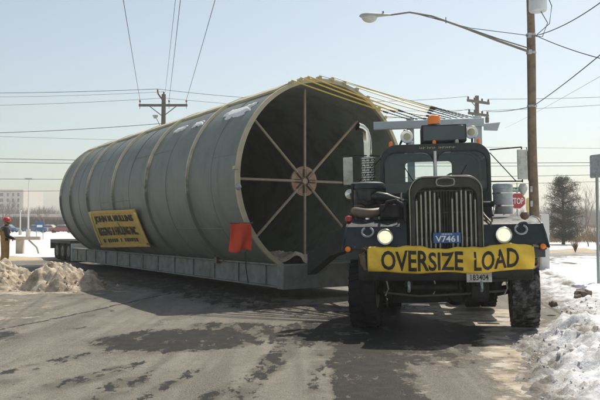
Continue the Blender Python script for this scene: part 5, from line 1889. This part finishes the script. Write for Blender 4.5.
# faces -y locally before turning; verts: pelvis, spine, chest, neck, head, legs, arms
V = [(0, 0, .95), (0, .0, 1.15), (0, .01, 1.36), (0, -.01, 1.52), (0, -.03, 1.60), (0, -.04, 1.72),
     (-.10, 0, .90), (-.12, -.03, .50), (-.13, .02, .10), (-.14, -.14, .045),
     (.10, 0, .90), (.13, .0, .50), (.15, .05, .10), (.17, -.11, .045),
     (-.19, .01, 1.44), (-.27, .02, 1.18), (-.20, -.20, 1.08), (-.14, -.26, 1.07),
     (.19, .01, 1.44), (.27, .04, 1.18), (.22, -.16, 1.04), (.16, -.23, 1.03)]
E_ = [(0, 1), (1, 2), (2, 3), (3, 4), (4, 5), (0, 6), (6, 7), (7, 8), (8, 9), (0, 10), (10, 11), (11, 12), (12, 13),
      (2, 14), (14, 15), (15, 16), (16, 17), (2, 18), (18, 19), (19, 20), (20, 21)]
Rr = [(.19, .15), (.19, .15), (.20, .14), .075, .085, (.085, .10), .125, .10, .085, (.055, .05), .125, .10, .085, (.055, .05),
      .095, .075, .062, .045, .095, .075, .062, .045]
me = skin_mesh(V, E_, Rr)
for nm in ('overall', 'jacket', 'skin', 'boot'):
    me.materials.append(M[nm])
for p_ in me.polygons:
    c = p_.center
    hand = c.y < -.17 and .95 < c.z < 1.15 and abs(c.x) < .23
    if c.z < .13: k = 3
    elif hand: k = 2
    elif c.z > 1.52: k = 2
    elif c.z < 1.02 and abs(c.x) < .27 and c.y > -.16: k = 0
    elif abs(c.x) < .185 and c.z < 1.34: k = 0
    else: k = 1
    p_.material_index = k
    p_.use_smooth = True
body = link('body', me, None, wk)
MB().lathe([(.155, 1.715), (.15, 1.73), (.13, 1.735), (.128, 1.78), (.115, 1.83), (.08, 1.868), (.03, 1.88), (0, 1.881)], (0, -.045, 0), 'Z', 26).build('hard_hat', M['hat'], wk)
MB().prism([(-.12, -.10), (.12, -.10), (.09, -.21), (0, -.235), (-.09, -.21)], XY, 1.715, 1.725).build('hat_brim', M['hat'], wk)
for s in (-1, 1):
    MB().tube([(s * .10, .165, 1.12), (s * .09, .155, 1.40), (s * .10, .06, 1.515), (s * .10, -.10, 1.44), (s * .09, -.15, 1.28)], .02, 6).build('strap', M['overall'], wk)
    # fingers closed in front
    for k in range(4):
        x0 = s * (.16 - .0) - s * .018 * (k - 1.5) * .2
        z0 = 1.085 - .02 * k if s < 0 else 1.045 - .02 * k
        MB().tube([(x0, -.27, z0), (x0 - s * .03, -.305 + .004 * k, z0 - .005), (x0 - s * .065, -.30 + .004 * k, z0 - .02)], [.011, .0105, .009], 6).build('finger', M['skin'], wk)
    MB().tube([(s * .15, -.25, 1.10 if s < 0 else 1.06), (s * .125, -.285, 1.12 if s < 0 else 1.08), (s * .10, -.30, 1.11 if s < 0 else 1.07)], [.013, .012, .01], 6).build('thumb', M['skin'], wk)
    MB().lathe([(0, -.01), (.012, -.005), (.012, .005), (0, .01)], (s * .035, -.128, 1.665), 'Y', 8).build('eye', M['ink'], wk)
    MB().lathe([(0, -.02), (.028, -.005), (.03, .005), (0, .02)], (s * .092, -.02, 1.65), 'X', 10).build('ear', M['skin'], wk)
MB().prism([(-.13, 1.68), (-.165, 1.63), (-.13, 1.615)], YZ, -.015, .015).build('nose', M['skin'], wk, bevel=.005)
MB().tube([(-.03, -.125, 1.585), (0, -.132, 1.583), (.03, -.125, 1.585)], .006, 5).build('mouth', M['redlens'], wk)
wk.scale = (1.15, 1.15, 1.05)
